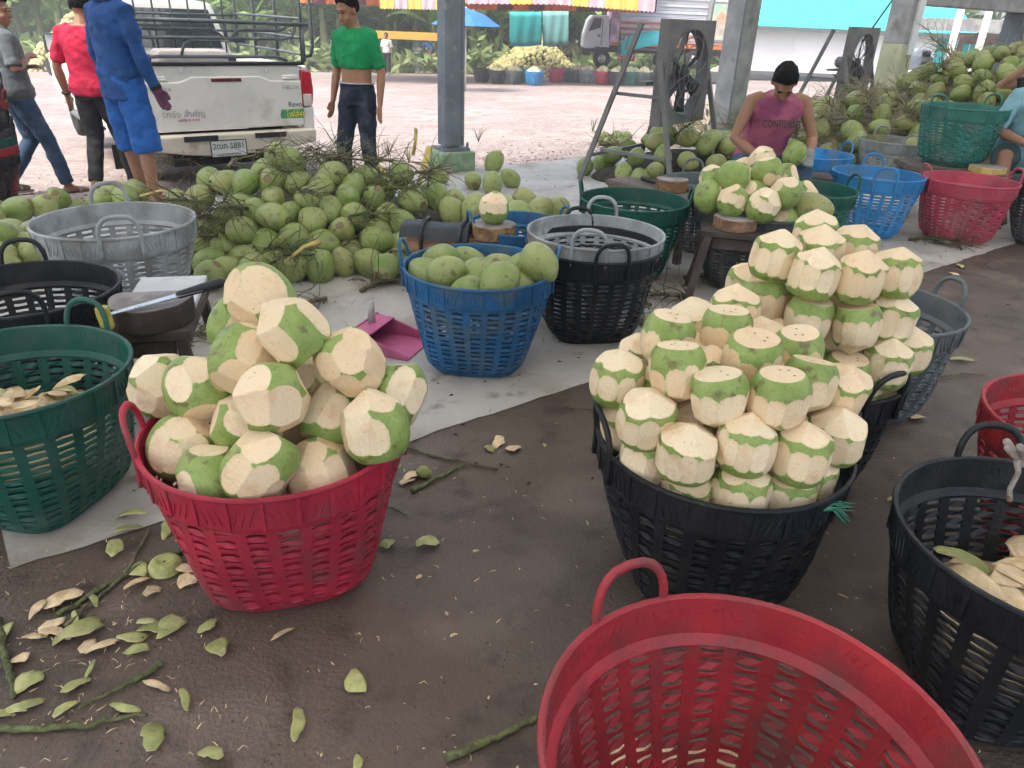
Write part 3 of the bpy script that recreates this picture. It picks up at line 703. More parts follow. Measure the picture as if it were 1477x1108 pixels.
def peel_mesh(seed, l, w, curl, kind):
    rng = random.Random(seed); n = 16; rings = (0., .4, .75, 1.); top = []; e = rng.uniform(.75, 1.5); sk = rng.uniform(-.25, .25)
    def pt(k, j):
        th = 2 * math.pi * j / n; r = rings[k]; c, s = math.cos(th), math.sin(th)
        x = l * r * math.copysign(abs(c) ** e, c); y = w * r * math.copysign(abs(s) ** (1 / e if e > 1 else 1), s) * (1 + sk * c)
        wob = 1 + (.13 * math.sin(3 * th + seed) + .08 * math.sin(5 * th + 2 * seed) + .05 * math.sin(8 * th + seed)) * r
        x *= wob; y *= wob
        return Vector((x, y, curl * (1 - (x / l) ** 2) * l * .6 + .35 * curl * w * (1 - (y / w) ** 2)))
    vs = [pt(0, 0)] + [pt(k, j) for k in (1, 2, 3) for j in range(n)]; nt = len(vs)
    th = .003
    vs += [p - Vector((0, 0, th * (1.4 if i < 1 + 2 * n else .5))) for i, p in enumerate(vs)]
    mb = MB()
    def disc(o, flip):
        f = [(o, o + 1 + j, o + 1 + (j + 1) % n) for j in range(n)]
        for k in (0, 1):
            a = o + 1 + k * n; b = a + n; f += [(a + j, b + j, b + (j + 1) % n, a + (j + 1) % n) for j in range(n)]
        return [tuple(reversed(q)) for q in f] if flip else f
    a = 1 + 2 * n
    tf = disc(0, False); bf = disc(nt, True); sf = [(a + j, nt + a + j, nt + a + (j + 1) % n, a + (j + 1) % n) for j in range(n)]
    mb.add(vs, []); mb.f += tf; mb.mi += [0 if kind == 'g' else 1] * len(tf); mb.f += bf + sf; mb.mi += [1] * (len(bf) + len(sf))
    me = mb.mesh('coconut_peel', True); me.materials.append(M['peelgreen']); me.materials.append(M['cream']); return me
PG = [peel_mesh(k, .040 * (1 + .12 * (k % 3)), .019 * (1 + .2 * (k % 4)), .22 + .1 * (k % 3), 'g') for k in range(12)]
PC = [peel_mesh(20 + k, .040 * (1 + .15 * (k % 3)), .020 * (1 + .2 * (k % 4)), .22 + .1 * (k % 3), 'c') for k in range(12)]
PT = [peel_mesh(40 + k, .042, .0105, .22, 'g' if k else 'c') for k in range(2)]
prng = random.Random(77)
def peel(px, py, lpx, kind, z=.004, label=None, group=None, ang=None, tilt=.25, loc=None, flip=False):
    q = loc if loc is not None else G(px, py, z); w = (q - CC).dot(_F)
    me = {'g': PG, 'c': PC, 't': PT}[kind][prng.randrange(12 if kind != 't' else 2)]
    o = link('coconut_peel', me); lpx = lpx * 1.15; s = lpx * w / FOC / .092
    o.scale = (s, s, s); o.location = q + Vector((0, 0, .006)); o.rotation_euler = (prng.uniform(-tilt, tilt) + (math.pi if flip else 0), prng.uniform(-tilt, tilt), prng.uniform(0, 6.28) if ang is None else ang)
    if flip: o.location.z += .018 * s
    return tag(o, label, 'peel', group)
z5 = [(500, 160, 140, 'g'), (820, 255, 100, 'c'), (815, 300, 95, 'c'), (600, 310, 105, 'c'), (660, 345, 80, 'c'), (170, 425, 90, 'c'), (270, 385, 140, 'c'), (225, 500, 110, 'c'), (245, 535, 110, 'c'), (350, 525, 160, 'g'), (385, 585, 110, 'c'), (450, 590, 110, 'c'), (150, 550, 80, 'c'),
      (90, 640, 90, 'c'), (120, 740, 125, 'g'), (580, 550, 125, 'g'), (675, 510, 125, 'g'), (600, 600, 90, 'g'), (740, 500, 120, 'g'), (635, 480, 75, 'g'), (395, 685, 90, 't'), (330, 755, 120, 'g'), (285, 855, 110, 'g'), (545, 855, 140, 't'), (665, 975, 140, 'g'), (915, 1055, 105, 'g'), (680, 755, 125, 't'),
      (805, 815, 150, 't'), (75, 860, 85, 'g'), (130, 840, 100, 'g'), (15, 880, 80, 'g'), (905, 500, 90, 'g'), (950, 590, 130, 'g'), (30, 515, 70, 'g'), (600, 255, 120, 'g'), (565, 75, 100, 'g'), (730, 70, 100, 'g'), (570, 15, 110, 'g'), (410, 385, 110, 't'), (330, 470, 100, 't'), (500, 490, 18, 'c')]
for X, Y, l, k in z5:
    lb = {'g': 'green sided coconut peel scattered on the floor at the lower left', 'c': 'cream coconut peel scattered on the floor at the lower left', 't': 'narrow strip of coconut peel on the floor at the lower left'}[k]
    peel(X / 3.01, 740 + Y / 3.01, l / 3.01, k, label=lb, group={'g': 'green peels at the lower left', 'c': 'cream peels at the lower left', 't': 'peel strips at the lower left'}[k])
z6b = [(685, 163, 45, 'c'), (730, 180, 48, 'c'), (660, 180, 35, 'g'), (420, 275, 55, 'c'), (432, 262, 50, 'c'), (480, 455, 60, 'g'), (362, 460, 42, 'g'), (55, 722, 75, 't'), (268, 862, 90, 'g'), (100, 985, 145, 't'), (275, 1100, 60, 'g'), (535, 662, 16, 'c'), (555, 725, 18, 'c'), (455, 555, 18, 'c'), (820, 170, 16, 'g'), (620, 480, 18, 'g'), (945, 398, 22, 't')]
for X, Y, l, k in z6b:
    peel(380 + X / 2.023, 560 + Y / 2.023, l / 2.023, k, label='coconut peel on the open brown floor between the red and black baskets', group='peels on the open floor')
for x, y, l, k in [(1320, 603, 26, 'c'), (1385, 520, 34, 't'), (1240, 560, 14, 'c'), (1215, 862, 14, 't'), (1286, 722, 12, 'c'), (1385, 385, 14, 'g'), (1375, 397, 16, 'c')]:
    peel(x, y, l, k, label='coconut peel on the floor at the right of the tallest stack', group='peels at the right')
def peels_in(key, n, z, rr, label, group, seed, kinds='ccccccg', size=(.08, .13)):
    rng = random.Random(seed); c = BK[key]
    for i in range(n):
        w = rng.uniform(0, 6.28); r = rr * math.sqrt(rng.random())
        me = {'g': PG, 'c': PC}[rng.choice(kinds)][rng.randrange(12)]; s = rng.uniform(*size) / .09
        o = link('coconut_peel', me); o.scale = (s, s, s); o.location = c + Vector((r * math.cos(w), r * math.sin(w), z + .06 * (1 - r / rr) + rng.uniform(-.02, .025)))
        o.rotation_euler = (rng.uniform(-.6, .6) + (math.pi if rng.random() < .4 else 0), rng.uniform(-.5, .5), rng.uniform(0, 6.28)); tag(o, label, 'peel', group)
def peel_bed(key, z, r, label):
    mb = MB(); mb.lathe([(r, z - .05), (r * .95, z), (r * .5, z + .035), (.005, z + .045)], 24, BK[key]); o = mb.build('peel_bed', M['cream'], smooth=True); tag(o, label, 'peels', kind='stuff')
peels_in('G', 34, .30, .23, 'pale peel in the dark green basket', 'peels in the dark green basket', 1); peel_bed('G', .27, .24, 'packed pale peels inside the dark green basket')
peels_in('E', 34, .27, .22, 'pale peel in the black basket with the knotted cloth', 'peels in the black basket at right', 2, size=(.12, .20)); peel_bed('E', .23, .235, 'packed pale peels inside the black basket at right')
peels_in('D', 10, .03, .15, 'pale peel lying in the bottom of the large red basket', 'peels in the large red basket', 3)
for _x, _y in ((905, 1104), (960, 1108), (1000, 1105), (1035, 1112)): peel(_x, _y, 70, 'c', label='pale peel lying in the bottom of the large red basket', group='peels in the large red basket', loc=G(_x, _y, .045))
peels_in('Q', 9, .32, .2, 'pale peel in the bright blue basket', 'peels in the bright blue basket', 4); peel_bed('Q', .28, .235, 'packed pale peels inside the bright blue basket')
def twig(pts, r0, r1, m, label, group, name='coconut_twig', z=.008, rng=prng, n=7):
    P_ = [G(x, y, z) for x, y in pts]; out = []
    for i in range(len(P_) - 1):
        for k in range(5): out.append(P_[i].lerp(P_[i + 1], k / 5) + Vector((rng.uniform(-.004, .004), rng.uniform(-.004, .004), rng.uniform(0, .006))))
    out.append(P_[-1]); k = len(out)
    mb = MB(); mb.tube(out, [(r0 + (r1 - r0) * i / (k - 1)) * rng.uniform(.8, 1.25) for i in range(k)], n); o = mb.build(name, m, smooth=True)
    return tag(o, label, 'twig', group)
t5 = lambda L: [(X / 3.01, 740 + Y / 3.01) for X, Y in L]; t6 = lambda L: [(380 + X / 2.023, 560 + Y / 2.023) for X, Y in L]
twig(t5([(-20, 945), (200, 935), (400, 925), (500, 895), (640, 875)]), .009, .003, M['greenstalk'], 'long knobbly green twig running in from the bottom left edge', None)
twig(t5([(340, 855), (500, 770), (640, 700), (705, 650)]), .003, .009, M['greenstalk'], 'forked green twig on the floor below the crimson basket', None)
twig(t5([(290, 495), (420, 380), (560, 250), (650, 70)]), .006, .004, M['drystalk'], 'dark thin twig crossing the edge of the pale floor', None)
twig(t5([(245, 450), (420, 345), (640, 215), (830, 150)]), .006, .009, M['greenstalk'], 'thick green twig leading to the cut coconut cap', None)
twig(t5([(-10, 470), (10, 600), (45, 690), (60, 800)]), .010, .007, M['greenstalk'], 'short mossy twig by the left edge of the floor', None)
twig(t6([(390, 165), (520, 205), (685, 237)]), .005, .004, M['drystalk'], 'dry twig right of the crimson basket', None)
twig(t6([(435, 302), (500, 265), (590, 222)]), .008, .004, M['greenstalk'], 'green ended twig beside the tiny coconut', None)
twig(t6([(345, 342), (420, 370)]), .004, .003, M['drystalk'], 'small dark twig touching the crimson basket', None)
twig(t6([(532, 1082), (640, 1040), (740, 990), (830, 945)]), .010, .006, M['greenstalk'], 'knobbly green twig left of the large red basket', None)
twig(t6([(875, 55), (980, 70)]), .004, .003, M['drystalk'], 'thin twig by the front black basket', None)
twig([(1345, 547), (1385, 540), (1420, 541)], .004, .003, M['drystalk'], 'thin dry twig on the floor at the far right', None)
o = nut(GREEN[1], G(380 + 468 / 2.023, 560 + 245 / 2.023, .022), .024, (1.4, .3, 1), 'tiny green coconut lying beside the crimson basket', None, 'green_coconut')
# cap cut from a coconut, near the crimson basket
mb = MB(); mb.lathe([(.048, 0), (.047, .014), (.04, .026), (.024, .034), (.018, .028), (.004, .026)], 22); o = mb.build('coconut_peel', M['peelgreen'], smooth=True); o.location = G(720 / 3.01, 740 + 240 / 3.01, .004); tag(o, 'green round cap cut from a coconut beside the crimson basket', 'peel')
def stalk_mesh(seed, spread=1.):
    rng = random.Random(seed); mb = MB(); L = .34
    spine = [Vector((0, 0, 0)), Vector((.10, .01, .03)), Vector((.22, -.01, .05)), Vector((L, .0, .05))]
    mb.tube(spine, [.014, .011, .008, .004], 6)
    for i in range(26):
        u = rng.uniform(.05, 1); k = min(2, int(u * 3)); p = spine[k].lerp(spine[k + 1], u * 3 - k)
        d = Vector((rng.uniform(.1, 1), rng.uniform(-1, 1) * spread, rng.uniform(-.35, .8))).normalized(); pts = [p]; q = p
        for s in range(rng.randrange(4, 7)):
            d = (d + Vector((rng.uniform(-.35, .35), rng.uniform(-.35, .35), rng.uniform(-.4, .25)))).normalized(); q = q + d * rng.uniform(.035, .075); pts.append(q)
        m_ = len(pts); mb.tube(pts, [.0042 * (1 - .6 * j / (m_ - 1)) for j in range(m_)], 4)
    me = mb.mesh('stalk_bunch', True); me.materials.append(None); return me
STALK = [stalk_mesh(k) for k in range(6)]
srng = random.Random(31)
def stalk(p, s, label, group, green=.3, rot=None, dry='drystalk'):
    o = part('coconut_stalk', STALK[srng.randrange(6)], M['greenstalk'] if srng.random() < green else M[dry], None); o.location = p; o.scale = (s, s, s)
    o.rotation_euler = rot or (srng.uniform(-.5, .5), srng.uniform(-.7, .3), srng.uniform(0, 6.28)); return tag(o, label, 'stalk', group)
for X, Y in [(250, 430), (190, 480), (300, 480), (210, 540), (320, 570), (850, 200), (930, 250), (1000, 470), (1080, 480), (950, 520), (1160, 340), (1190, 300), (560, 640), (450, 690), (880, 670), (1200, 650), (340, 350), (870, 170), (1330, 300), (1340, 240), (740, 200), (620, 700), (1080, 330), (280, 290), (520, 130), (800, 110), (980, 160), (1120, 200), (1400, 250), (160, 380), (240, 400), (700, 330), (480, 430), (960, 620)]:
    q = hit(230 + X / 3.602, 190 + Y / 3.602, MF); stalk(q + Vector((0, -.05, .05)), srng.uniform(.65, 1.0), 'dry branched coconut stalk in the central heap', 'stalks in the central heap', .45, rot=(srng.uniform(-.4, .4), srng.uniform(.0, .5), srng.uniform(0, 6.28)))
for i in range(60):
    x, y = srng.uniform(2.3, 6.7), srng.uniform(8.0, 10.0); z = MF4(x, y)
    if z > .05: stalk(Vector((x, y, z + .06)), srng.uniform(.8, 1.2), 'pale branched stalk in the right coconut heap', 'stalks in the right heap', .15, dry='palestalk')
for i in range(9):
    x, y = srng.uniform(1.0, 2.6), srng.uniform(7.6, 8.9); stalk(Vector((x, y, max(0, MF5(x, y)) + .05)), srng.uniform(.7, 1.), 'branched stalk in the heap beneath the big fan', 'stalks beneath the big fan')
for x, y, s in [(690, 385, 1), (520, 420, 1), (470, 430, .8), (330, 470, 1.), (270, 500, .8), (985, 400, .9), (1000, 430, 1.), (930, 470, .9), (940, 440, .7), (1310, 345, 1.), (1345, 350, .8), (420, 225, 1.3), (330, 240, 1.4), (290, 230, 1.3)]:
    stalk(G(x, y, .015), s, 'dry stalk lying flat on the pale floor', 'stalks on the pale floor', .1, rot=(0, .1, srng.uniform(0, 6.28)))
def strip_leafstalk(a, b, w0, w1, label):
    mb = MB(); a, b = Vector(a), Vector(b); d = (b - a).normalized(); x = d.cross(Vector((0, 1, 0))).normalized(); m_ = (a + b) / 2 + Vector((.01, 0, .03))
    mb.tube([a, m_, b], [w0, (w0 + w1) / 2, w1], 8, flat=.45); o = mb.build('leaf_stalk', M['spathe'], smooth=True); return tag(o, label, 'leaf stalk')
w7 = lambda X, Y, w: D(230 + X / 3.602, 190 + Y / 3.602, w)
strip_leafstalk(w7(650, 680, 4.25), w7(835, 570, 4.3), .012, .03, 'yellow cut leaf stalk lying across the front of the central heap')
strip_leafstalk(w7(1190, 290, 5.5), w7(1135, 180, 5.55), .012, .03, 'yellow pointed leaf stalk standing up behind the central heap')
strip_leafstalk(w7(1345, 280, 5.7), w7(1405, 80, 5.75), .02, .034, 'curved yellow leaf stalk standing next to the steel column')
strip_leafstalk(w7(1320, 120, 6.5), w7(1332, -10, 6.5), .03, .036, 'upright yellow leaf stalk near the steel column')
strip_leafstalk(D(202, 283, 5.2), D(258, 279, 5.3), .02, .016, 'yellow leaf stalk lying beyond the grey basket')
# fibre shreds on the floor
def shreds(name, spots, m, label, seed, L=.02):
    rng = random.Random(seed); mb = MB()
    for p in spots:
        w = rng.uniform(0, 6.28); l = L * rng.uniform(.3, 1.6); d = Vector((math.cos(w), math.sin(w), 0)); b = Vector((-d.y, d.x, 0)) * rng.uniform(.0005, .0014); k = Vector((0, 0, rng.uniform(.001, .006))); c = b * rng.uniform(-6, 6)
        mb.add([p - d * l - b, p + c - b + k, p + d * l, p + c + b + k, p - d * l + b], [(0, 1, 3, 4), (1, 2, 3)])
    o = mb.build(name, m, fixn=False); return tag(o, label, 'debris', kind='stuff')
_sr = random.Random(61)
shreds('fibre_shreds', [G(_sr.uniform(-20, 1477), _sr.uniform(600, 1130), .003) for _ in range(200)] + [G(_sr.gauss(130, 120), _sr.gauss(930, 90), .003) for _ in range(150)], M['cream'], 'fine pale husk fibres strewn over the brown floor', 1, .0085)
shreds('fibre_shreds', [P2(_sr.uniform(-3, 8), _sr.uniform(-5.1, -.2), .007) for _ in range(1600)], M['drystalk'], 'fine dark husk fibres strewn over the pale floor', 2, .035)
# crumbs and grit on both floors
def grit(name, spots, size, m, label, seed):
    rng = random.Random(seed); mb = MB()
    for p in spots:
        s = size * rng.uniform(.4, 1.6); w = rng.uniform(0, 6.28); a = Vector((math.cos(w), math.sin(w), 0)); b = Vector((-a.y, a.x, 0)); u = Vector((0, 0, 1)); c = p
        mb.add([c - a * s, c + b * s * .5, c + a * s, c - b * s * .5, c + u * s * .4], [(0, 1, 4), (1, 2, 4), (2, 3, 4), (3, 0, 4)])
    o = mb.build(name, m, fixn=False); return tag(o, label, 'debris', kind='stuff')
grng = random.Random(3)
grit('floor_crumbs', [G(grng.uniform(0, 1477), grng.uniform(640, 1108), .001) for _ in range(120)], .0045, M['cream'], 'tiny pale crumbs scattered over the brown floor', 1)
def on_pale():
    while True:
        p = P2(grng.uniform(-3, 9), grng.uniform(-5.2, -.1), .006)
        if grng.random() < .8: return p
grit('floor_bits', [on_pale() for _ in range(1500)], .009, M['litter'], 'small dark plant bits scattered over the pale floor', 2)
grit('floor_grit', [G(grng.uniform(-20, 1477), grng.uniform(560, 1130), .001) for _ in range(1200)], .003, M['litter'], 'fine dark grit scattered over the brown floor', 6)
grit('floor_bits', [G(grng.gauss(215, 60), grng.gauss(560, 60), .006) for _ in range(200)], .010, M['litter'], 'dark plant bits under the stool with the knife', 3)
M['stone'] = mat('yard_stone', (.36, .32, .30), .95, .3, 3., rnd=0)
grit('yard_gravel', [(lambda a, b: Vector((*P2(a, b, 0)[:2], yard_z(*P2(a, b, 0)[:2]) + .002)))(grng.uniform(-8, 9), abs(grng.gauss(0, 3.2)) + .02) for _ in range(9000)], .018, M['stone'], 'pale gravel and broken husk bits strewn on the yard', 4)
grit('yard_litter', [(lambda a, b: Vector((*P2(a, b, 0)[:2], yard_z(*P2(a, b, 0)[:2]) + .002)))(grng.uniform(-8, 9), abs(grng.gauss(0, 1.3)) + .02) for _ in range(5000)], .022, mat('brown_husk_bits', (.15, .12, .10), .95, .3, 3., rnd=0), 'brown husk bits strewn along the edge of the yard', 5)

# ================================================================ benches, blocks, knives, dustpan
M['wood'] = mat('grey_worn_wood', (.16, .13, .11), .8, .25, 4., .5, 30., stretch=(1, 8, 8), col2=(.08, .06, .05), s2=5.)
M['darkwood'] = mat('dark_wood', (.055, .04, .035), .75, .25, 4., .4, 30., col2=(.09, .07, .06), s2=5.)
M['redwood'] = mat('reddish_wood', (.22, .12, .075), .7, .25, 6., .4, 40., stretch=(1, 6, 6), col2=(.34, .2, .11), s2=6.)
M['whiteboard'] = mat('whitish_board', (.58, .58, .58), .6, .08, 6., .2, 40., dirt=(.38, .37, .36), sd=10.)
M['blocktop'] = mat('chopping_block_wood', (.27, .25, .24), .75, .25, 10., .6, 60., col2=(.17, .15, .14), s2=9.)
M['blockside'] = mat('chopping_block_bark', (.25, .14, .07), .8, .35, 12., .7, 40., col2=(.40, .25, .11), s2=16., c2=(.52, .62))
M['rubber'] = mat('black_rubber', (.02, .023, .028), .38, .2, 8., .2, 40.)
M['blade'] = mat('worn_steel', (.55, .56, .56), .32, .15, 12., metal=.85, dirt=(.35, .34, .33), sd=20.)
M['knifegrip'] = mat('dark_grip', (.02, .022, .025), .5, .2, 10.)
M['yellowtip'] = mat('yellow_wrap', (.45, .40, .08), .6, .2, 20., dirt=(.25, .22, .06))
def bench(label, loc, rz, L, W, H, topm, legm, thick=.04, leg=.04, splay=.06, stretch=True, name='wooden_bench'):
    t = thing(name, label, 'bench', loc, rz)
    mb = MB(); mb.box((0, 0, H - thick / 2), (L, W, thick)); mb.build('seat', topm, t, bevel=.005)
    for sx in (-1, 1):
        for sy in (-1, 1):
            mb = MB(); mb.bar((sx * (L / 2 - leg), sy * (W / 2 - leg * .6), H - thick - .001), (sx * (L / 2 - leg + splay), sy * (W / 2 - leg * .6 + splay), 0), leg, leg * 1.1); mb.build('leg', legm, t, bevel=.004)
        if stretch:
            z = H * .35; k = splay * .65
            mb = MB(); mb.bar((sx * (L / 2 - leg + k), -(W / 2 - leg * .6 + k), z), (sx * (L / 2 - leg + k), (W / 2 - leg * .6 + k), z), leg * .6, leg * .8); mb.build('stretcher', legm, t)
    for sy in (-1, 1):
        mb = MB(); mb.box((0, sy * (W / 2 - leg * .6), H - thick - .035), (L - leg * 3.2, leg * .55, .06)); mb.build('apron', legm, t)
    return t
def block(label, loc, r, h, flat=False, m=None, rz=0.):
    t = thing('chopping_block', label, 'chopping block', loc, rz); rng = random.Random(int(r * 1e4)); n = 28; ring = []
    for j in range(n):
        w = 2 * math.pi * j / n; rr = r * (1 + .03 * math.sin(3 * w + 1) + .02 * math.sin(7 * w)); y = rr * math.sin(w)
        if flat: y = min(y, r * .55)
        ring.append((rr * math.cos(w), y))
    mb = MB(); mb.prism(ring, (0, 0, 0), (1, 0, 0), (0, 1, 0), (0, 0, 1), h); mb.build('bark', m or M['blockside'], t, bevel=.004)
    mb = MB(); mb.prism([(x * .97, y * .97) for x, y in ring], (0, 0, h - .004), (1, 0, 0), (0, 1, 0), (0, 0, 1), .006); mb.build('top_face', M['blocktop'], t, bevel=.002)
    return t
def knife(label, p0, p1, grip=.13, w=.045, tip=False):
    p0, p1 = Vector(p0), Vector(p1); d = p1 - p0; L = d.length
    t = thing('knife', label, 'knife', p0); t.rotation_euler = d.to_track_quat('Y', 'Z').to_euler()
    mb = MB(); mb.prism([(-w * .15, 0), (w * .35, 0), (w * .5, L * .8), (w * .35, L - grip), (-w * .4, L - grip), (-w * .3, L * .3)], (0, 0, -.001), (1, 0, 0), (0, 1, 0), (0, 0, 1), .0025); mb.build('blade', M['blade'], t)
    mb = MB(); mb.limb([(0, L - grip, 0), (0, L - grip * .5, .002), (.004, L - .01, .004)], [.014, .017, .018], 10); mb.build('grip', M['knifegrip'], t, smooth=True)
    if tip:
        mb = MB(); mb.lathe([(.019, -.05), (.023, -.04), (.024, .015), (.021, .03)], 10, caps=(True, True)); mb.build('yellow_wrap', M['yellowtip'], t, smooth=False)
    return t
# stool with white board, block and long knife (left)
s1 = G(218, 447, .46); rzs = rad(14)
bench('dark stool with a white board seat between the dark green and crimson baskets', (s1.x - .02, s1.y + .13, 0), rzs, .28, .54, .425, M['darkwood'], M['darkwood'], splay=.05, name='stool')
mb = MB(); mb.box((0, 0, .012), (.26, .34, .024)); o = mb.build('white_board', M['whiteboard'], bevel=.004); o.location = (s1.x - .05, s1.y + .25, .4265); o.rotation_euler = (0, 0, rzs); tag(o, 'whitish flat board lying on the stool at left', 'board')
block('worn grey half round block on the stool under the long knife', (s1.x + .01, s1.y - .02, .4265), .145, .085, True, M['darkwood'], rzs)
knife('long knife with black grip and yellow tip on the left stool', G(150, 455, .517), G(322, 408, .56), .16, .042, True)
# bench with inner tube straps
b2 = G(668, 330, .40)
t = bench('low bench strapped with black inner tube behind the blue basket', (b2.x - .06, b2.y + .05, 0), rad(-8), .50, .20, .36, M['redwood'], M['wood'], thick=.09, leg=.06, splay=.01, stretch=False)
mb = MB()
vs = []; n1, n2 = 10, 8
for i in range(n1 + 1):
    for j in range(n2 + 1):
        u, v = i / n1, j / n2; vs.append((-.29 + .40 * u, -.115 + .23 * v, .372 + .045 * math.sin(math.pi * v) ** .6 * (1 - .4 * abs(u - .5)) + .006 * math.sin(9 * u) - .10 * max(0, abs(v - .5) - .42) * 4))
mb.add(vs, [(i * (n2 + 1) + j, (i + 1) * (n2 + 1) + j, (i + 1) * (n2 + 1) + j + 1, i * (n2 + 1) + j + 1) for i in range(n1) for j in range(n2)])
mb.build('rubber_pad', M['rubber'], t, smooth=True)
for x in (-.16, .06, .10):
    mb = MB(); mb.tube([(x, -.118, .26), (x, -.12, .37), (x, -.06, .425), (x, .06, .425), (x, .12, .37), (x, .118, .26)], .012, 6); mb.build('strap', M['rubber'], t, smooth=True)
block('round block with orange bark on the inner tube bench', (b2.x + .17, b2.y - .0, .3625), .125, .075)
nut(CUT_O[1], Vector((b2.x + .17, b2.y - .0, .3625 + .078 + .085)), .083, (.1, .05, .4), 'coconut with a cut top standing on the round block behind the blue basket', None, 'shaved_coconut')
# long bench by the fan
a3, c3 = G(890, 256, .45), G(1008, 284, .45); m3 = (a3 + c3) / 2
t = bench('long grey wooden bench in front of the big fan', (m3.x, m3.y, 0), math.atan2(c3.y - a3.y, c3.x - a3.x), (c3 - a3).length, .24, .45, M['wood'], M['wood'], thick=.04, leg=.045, splay=.03)
q = a3.lerp(c3, .68); block('thick square cut block on the long bench by the fan', (q.x, q.y, .4525), .11, .075, True)
knife('black handled knife lying on the long bench', G(985, 272, .465), G(925, 258, .475), .14, .035)
# low stool in front of the charcoal basket
s4 = G(1063, 325, .45)
t = bench('low dark stool in front of the charcoal basket heap', (s4.x, s4.y, 0), rad(-12), .40, .24, .43, M['darkwood'], M['darkwood'], thick=.035, leg=.045, splay=.07)
block('round reddish block on the low stool before the charcoal basket', (s4.x - .01, s4.y + .01, .4325), .125, .065, m=M['redwood'])
# table of the seated man
tb = G(1152, 248, .46)
bench('dark low workbench of the man in the pink vest', (tb.x, tb.y, 0), rad(-14), .50, .30, .45, M['darkwood'], M['redwood'], leg=.05, splay=.02, stretch=False)
q = G(1163, 236, .47); mb = MB(); mb.box((0, 0, .035), (.055, .05, .07), taper=.9); o = mb.build('wood_stub', M['spathe'], bevel=.006); o.location = (q.x, q.y, .452); tag(o, 'short pale wooden stub on the dark workbench', 'wood stub')
# bench that carries the teal basket
b5 = G(1368, 240, .45)
bench('rough brown bench carrying the teal basket', (b5.x + .10, b5.y + .12, 0), rad(-6), .86, .42, .45, M['wood'], M['redwood'], thick=.05, leg=.08, splay=.08)
basket('teal', Vector((G(1376, 157, .89).x, b5.y + .16, .452)), rad(25), 'teal basket standing on the rough brown bench at right'); 
q = G(1420, 247, .46); block('split block with pale cut face on the end of the rough bench', (q.x + .02, q.y, .4525), .14, .05, True, M['spathe'])
# dustpan
M['pink'] = mat('pink_plastic', (.50, .11, .24), .45, .12, 8., dirt=(.35, .12, .18)); M['grey_pipe'] = mat('grey_pipe', (.45, .44, .40), .6, .15, 12.)
q = G(566, 500, 0); t = thing('dustpan', 'pink plastic dustpan with a short grey handle near the blue basket', 'dustpan', q, rad(-18))
mb = MB(); mb.box((0, 0, .006), (.30, .27, .008)); mb.build('tray', M['pink'], t)
for sy in (-1, 1):
    mb = MB(); mb.prism([(-.15, .0105), (.15, .0105), (.15, .03), (-.04, .085), (-.15, .105)], (0, sy * .135 - .006, 0), (1, 0, 0), (0, 0, 1), (0, 1, 0), .012); mb.build('side_wall', M['pink'], t, bevel=.003)
mb = MB(); mb.box((-.156, 0, .0545), (.011, .30, .109)); mb.build('back_wall', M['pink'], t, bevel=.004)
mb = MB(); mb.box((-.10, 0, .100), (.10, .256, .008)); mb.build('hood', M['pink'], t, bevel=.003)
mb = MB(); mb.tube([(-.12, .02, .10), (-.122, .022, .21)], [.02, .017], 10); mb.build('handle', M['grey_pipe'], t, smooth=True)
# cloth on the handle of the right black basket, string on the front black one
M['cloth'] = mat('dirty_cloth', (.36, .31, .29), .95, .25, 30., .8, 60.); M['string'] = mat('green_string', (.05, .20, .13), .8, .2, 30.)
hq = D(1463, 660, 1.80); mb = MB()
for k in range(5):
    w = k * 1.3; mb.limb([hq + Vector((-.012 + .012 * math.sin(w), -.02 + .008 * k, .03 + .01 * math.cos(w))), hq + Vector((.02, .0, .018 * math.sin(w))), hq + Vector((.05 + .01 * k, .01 * math.cos(w), .03))], [.010, .013, .011], 7)
mb.tube([hq + Vector((0, -.01, .0)), hq + Vector((.008, -.02, -.03)), hq + Vector((.0, -.025, -.075)), hq + Vector((.012, -.022, -.11))], [.008, .006, .006, .007], 6)
o = mb.build('cloth_knot', M['cloth'], smooth=True); tag(o, 'dirty pale cloth knotted on the right black basket handle', 'cloth')
hq = D(1186, 733, 1.82); mb = MB(); rng = random.Random(4)
for k in range(16):
    w = rng.uniform(-1.0, 1.0); mb.tube([hq, hq + Vector((.03, .004 * k % .02, rng.uniform(-.01, .012))), hq + Vector((.055 + rng.uniform(0, .03), rng.uniform(-.02, .02), rng.uniform(-.045, .012)))], [.0022, .002, .0012], 4)
mb.limb([hq + Vector((-.02, 0, .01)), hq, hq + Vector((.02, 0, 0))], [.007, .010, .006], 7)
o = mb.build('string_tuft', M['string'], smooth=True); tag(o, 'frayed green string tied to the front black basket handle', 'string')

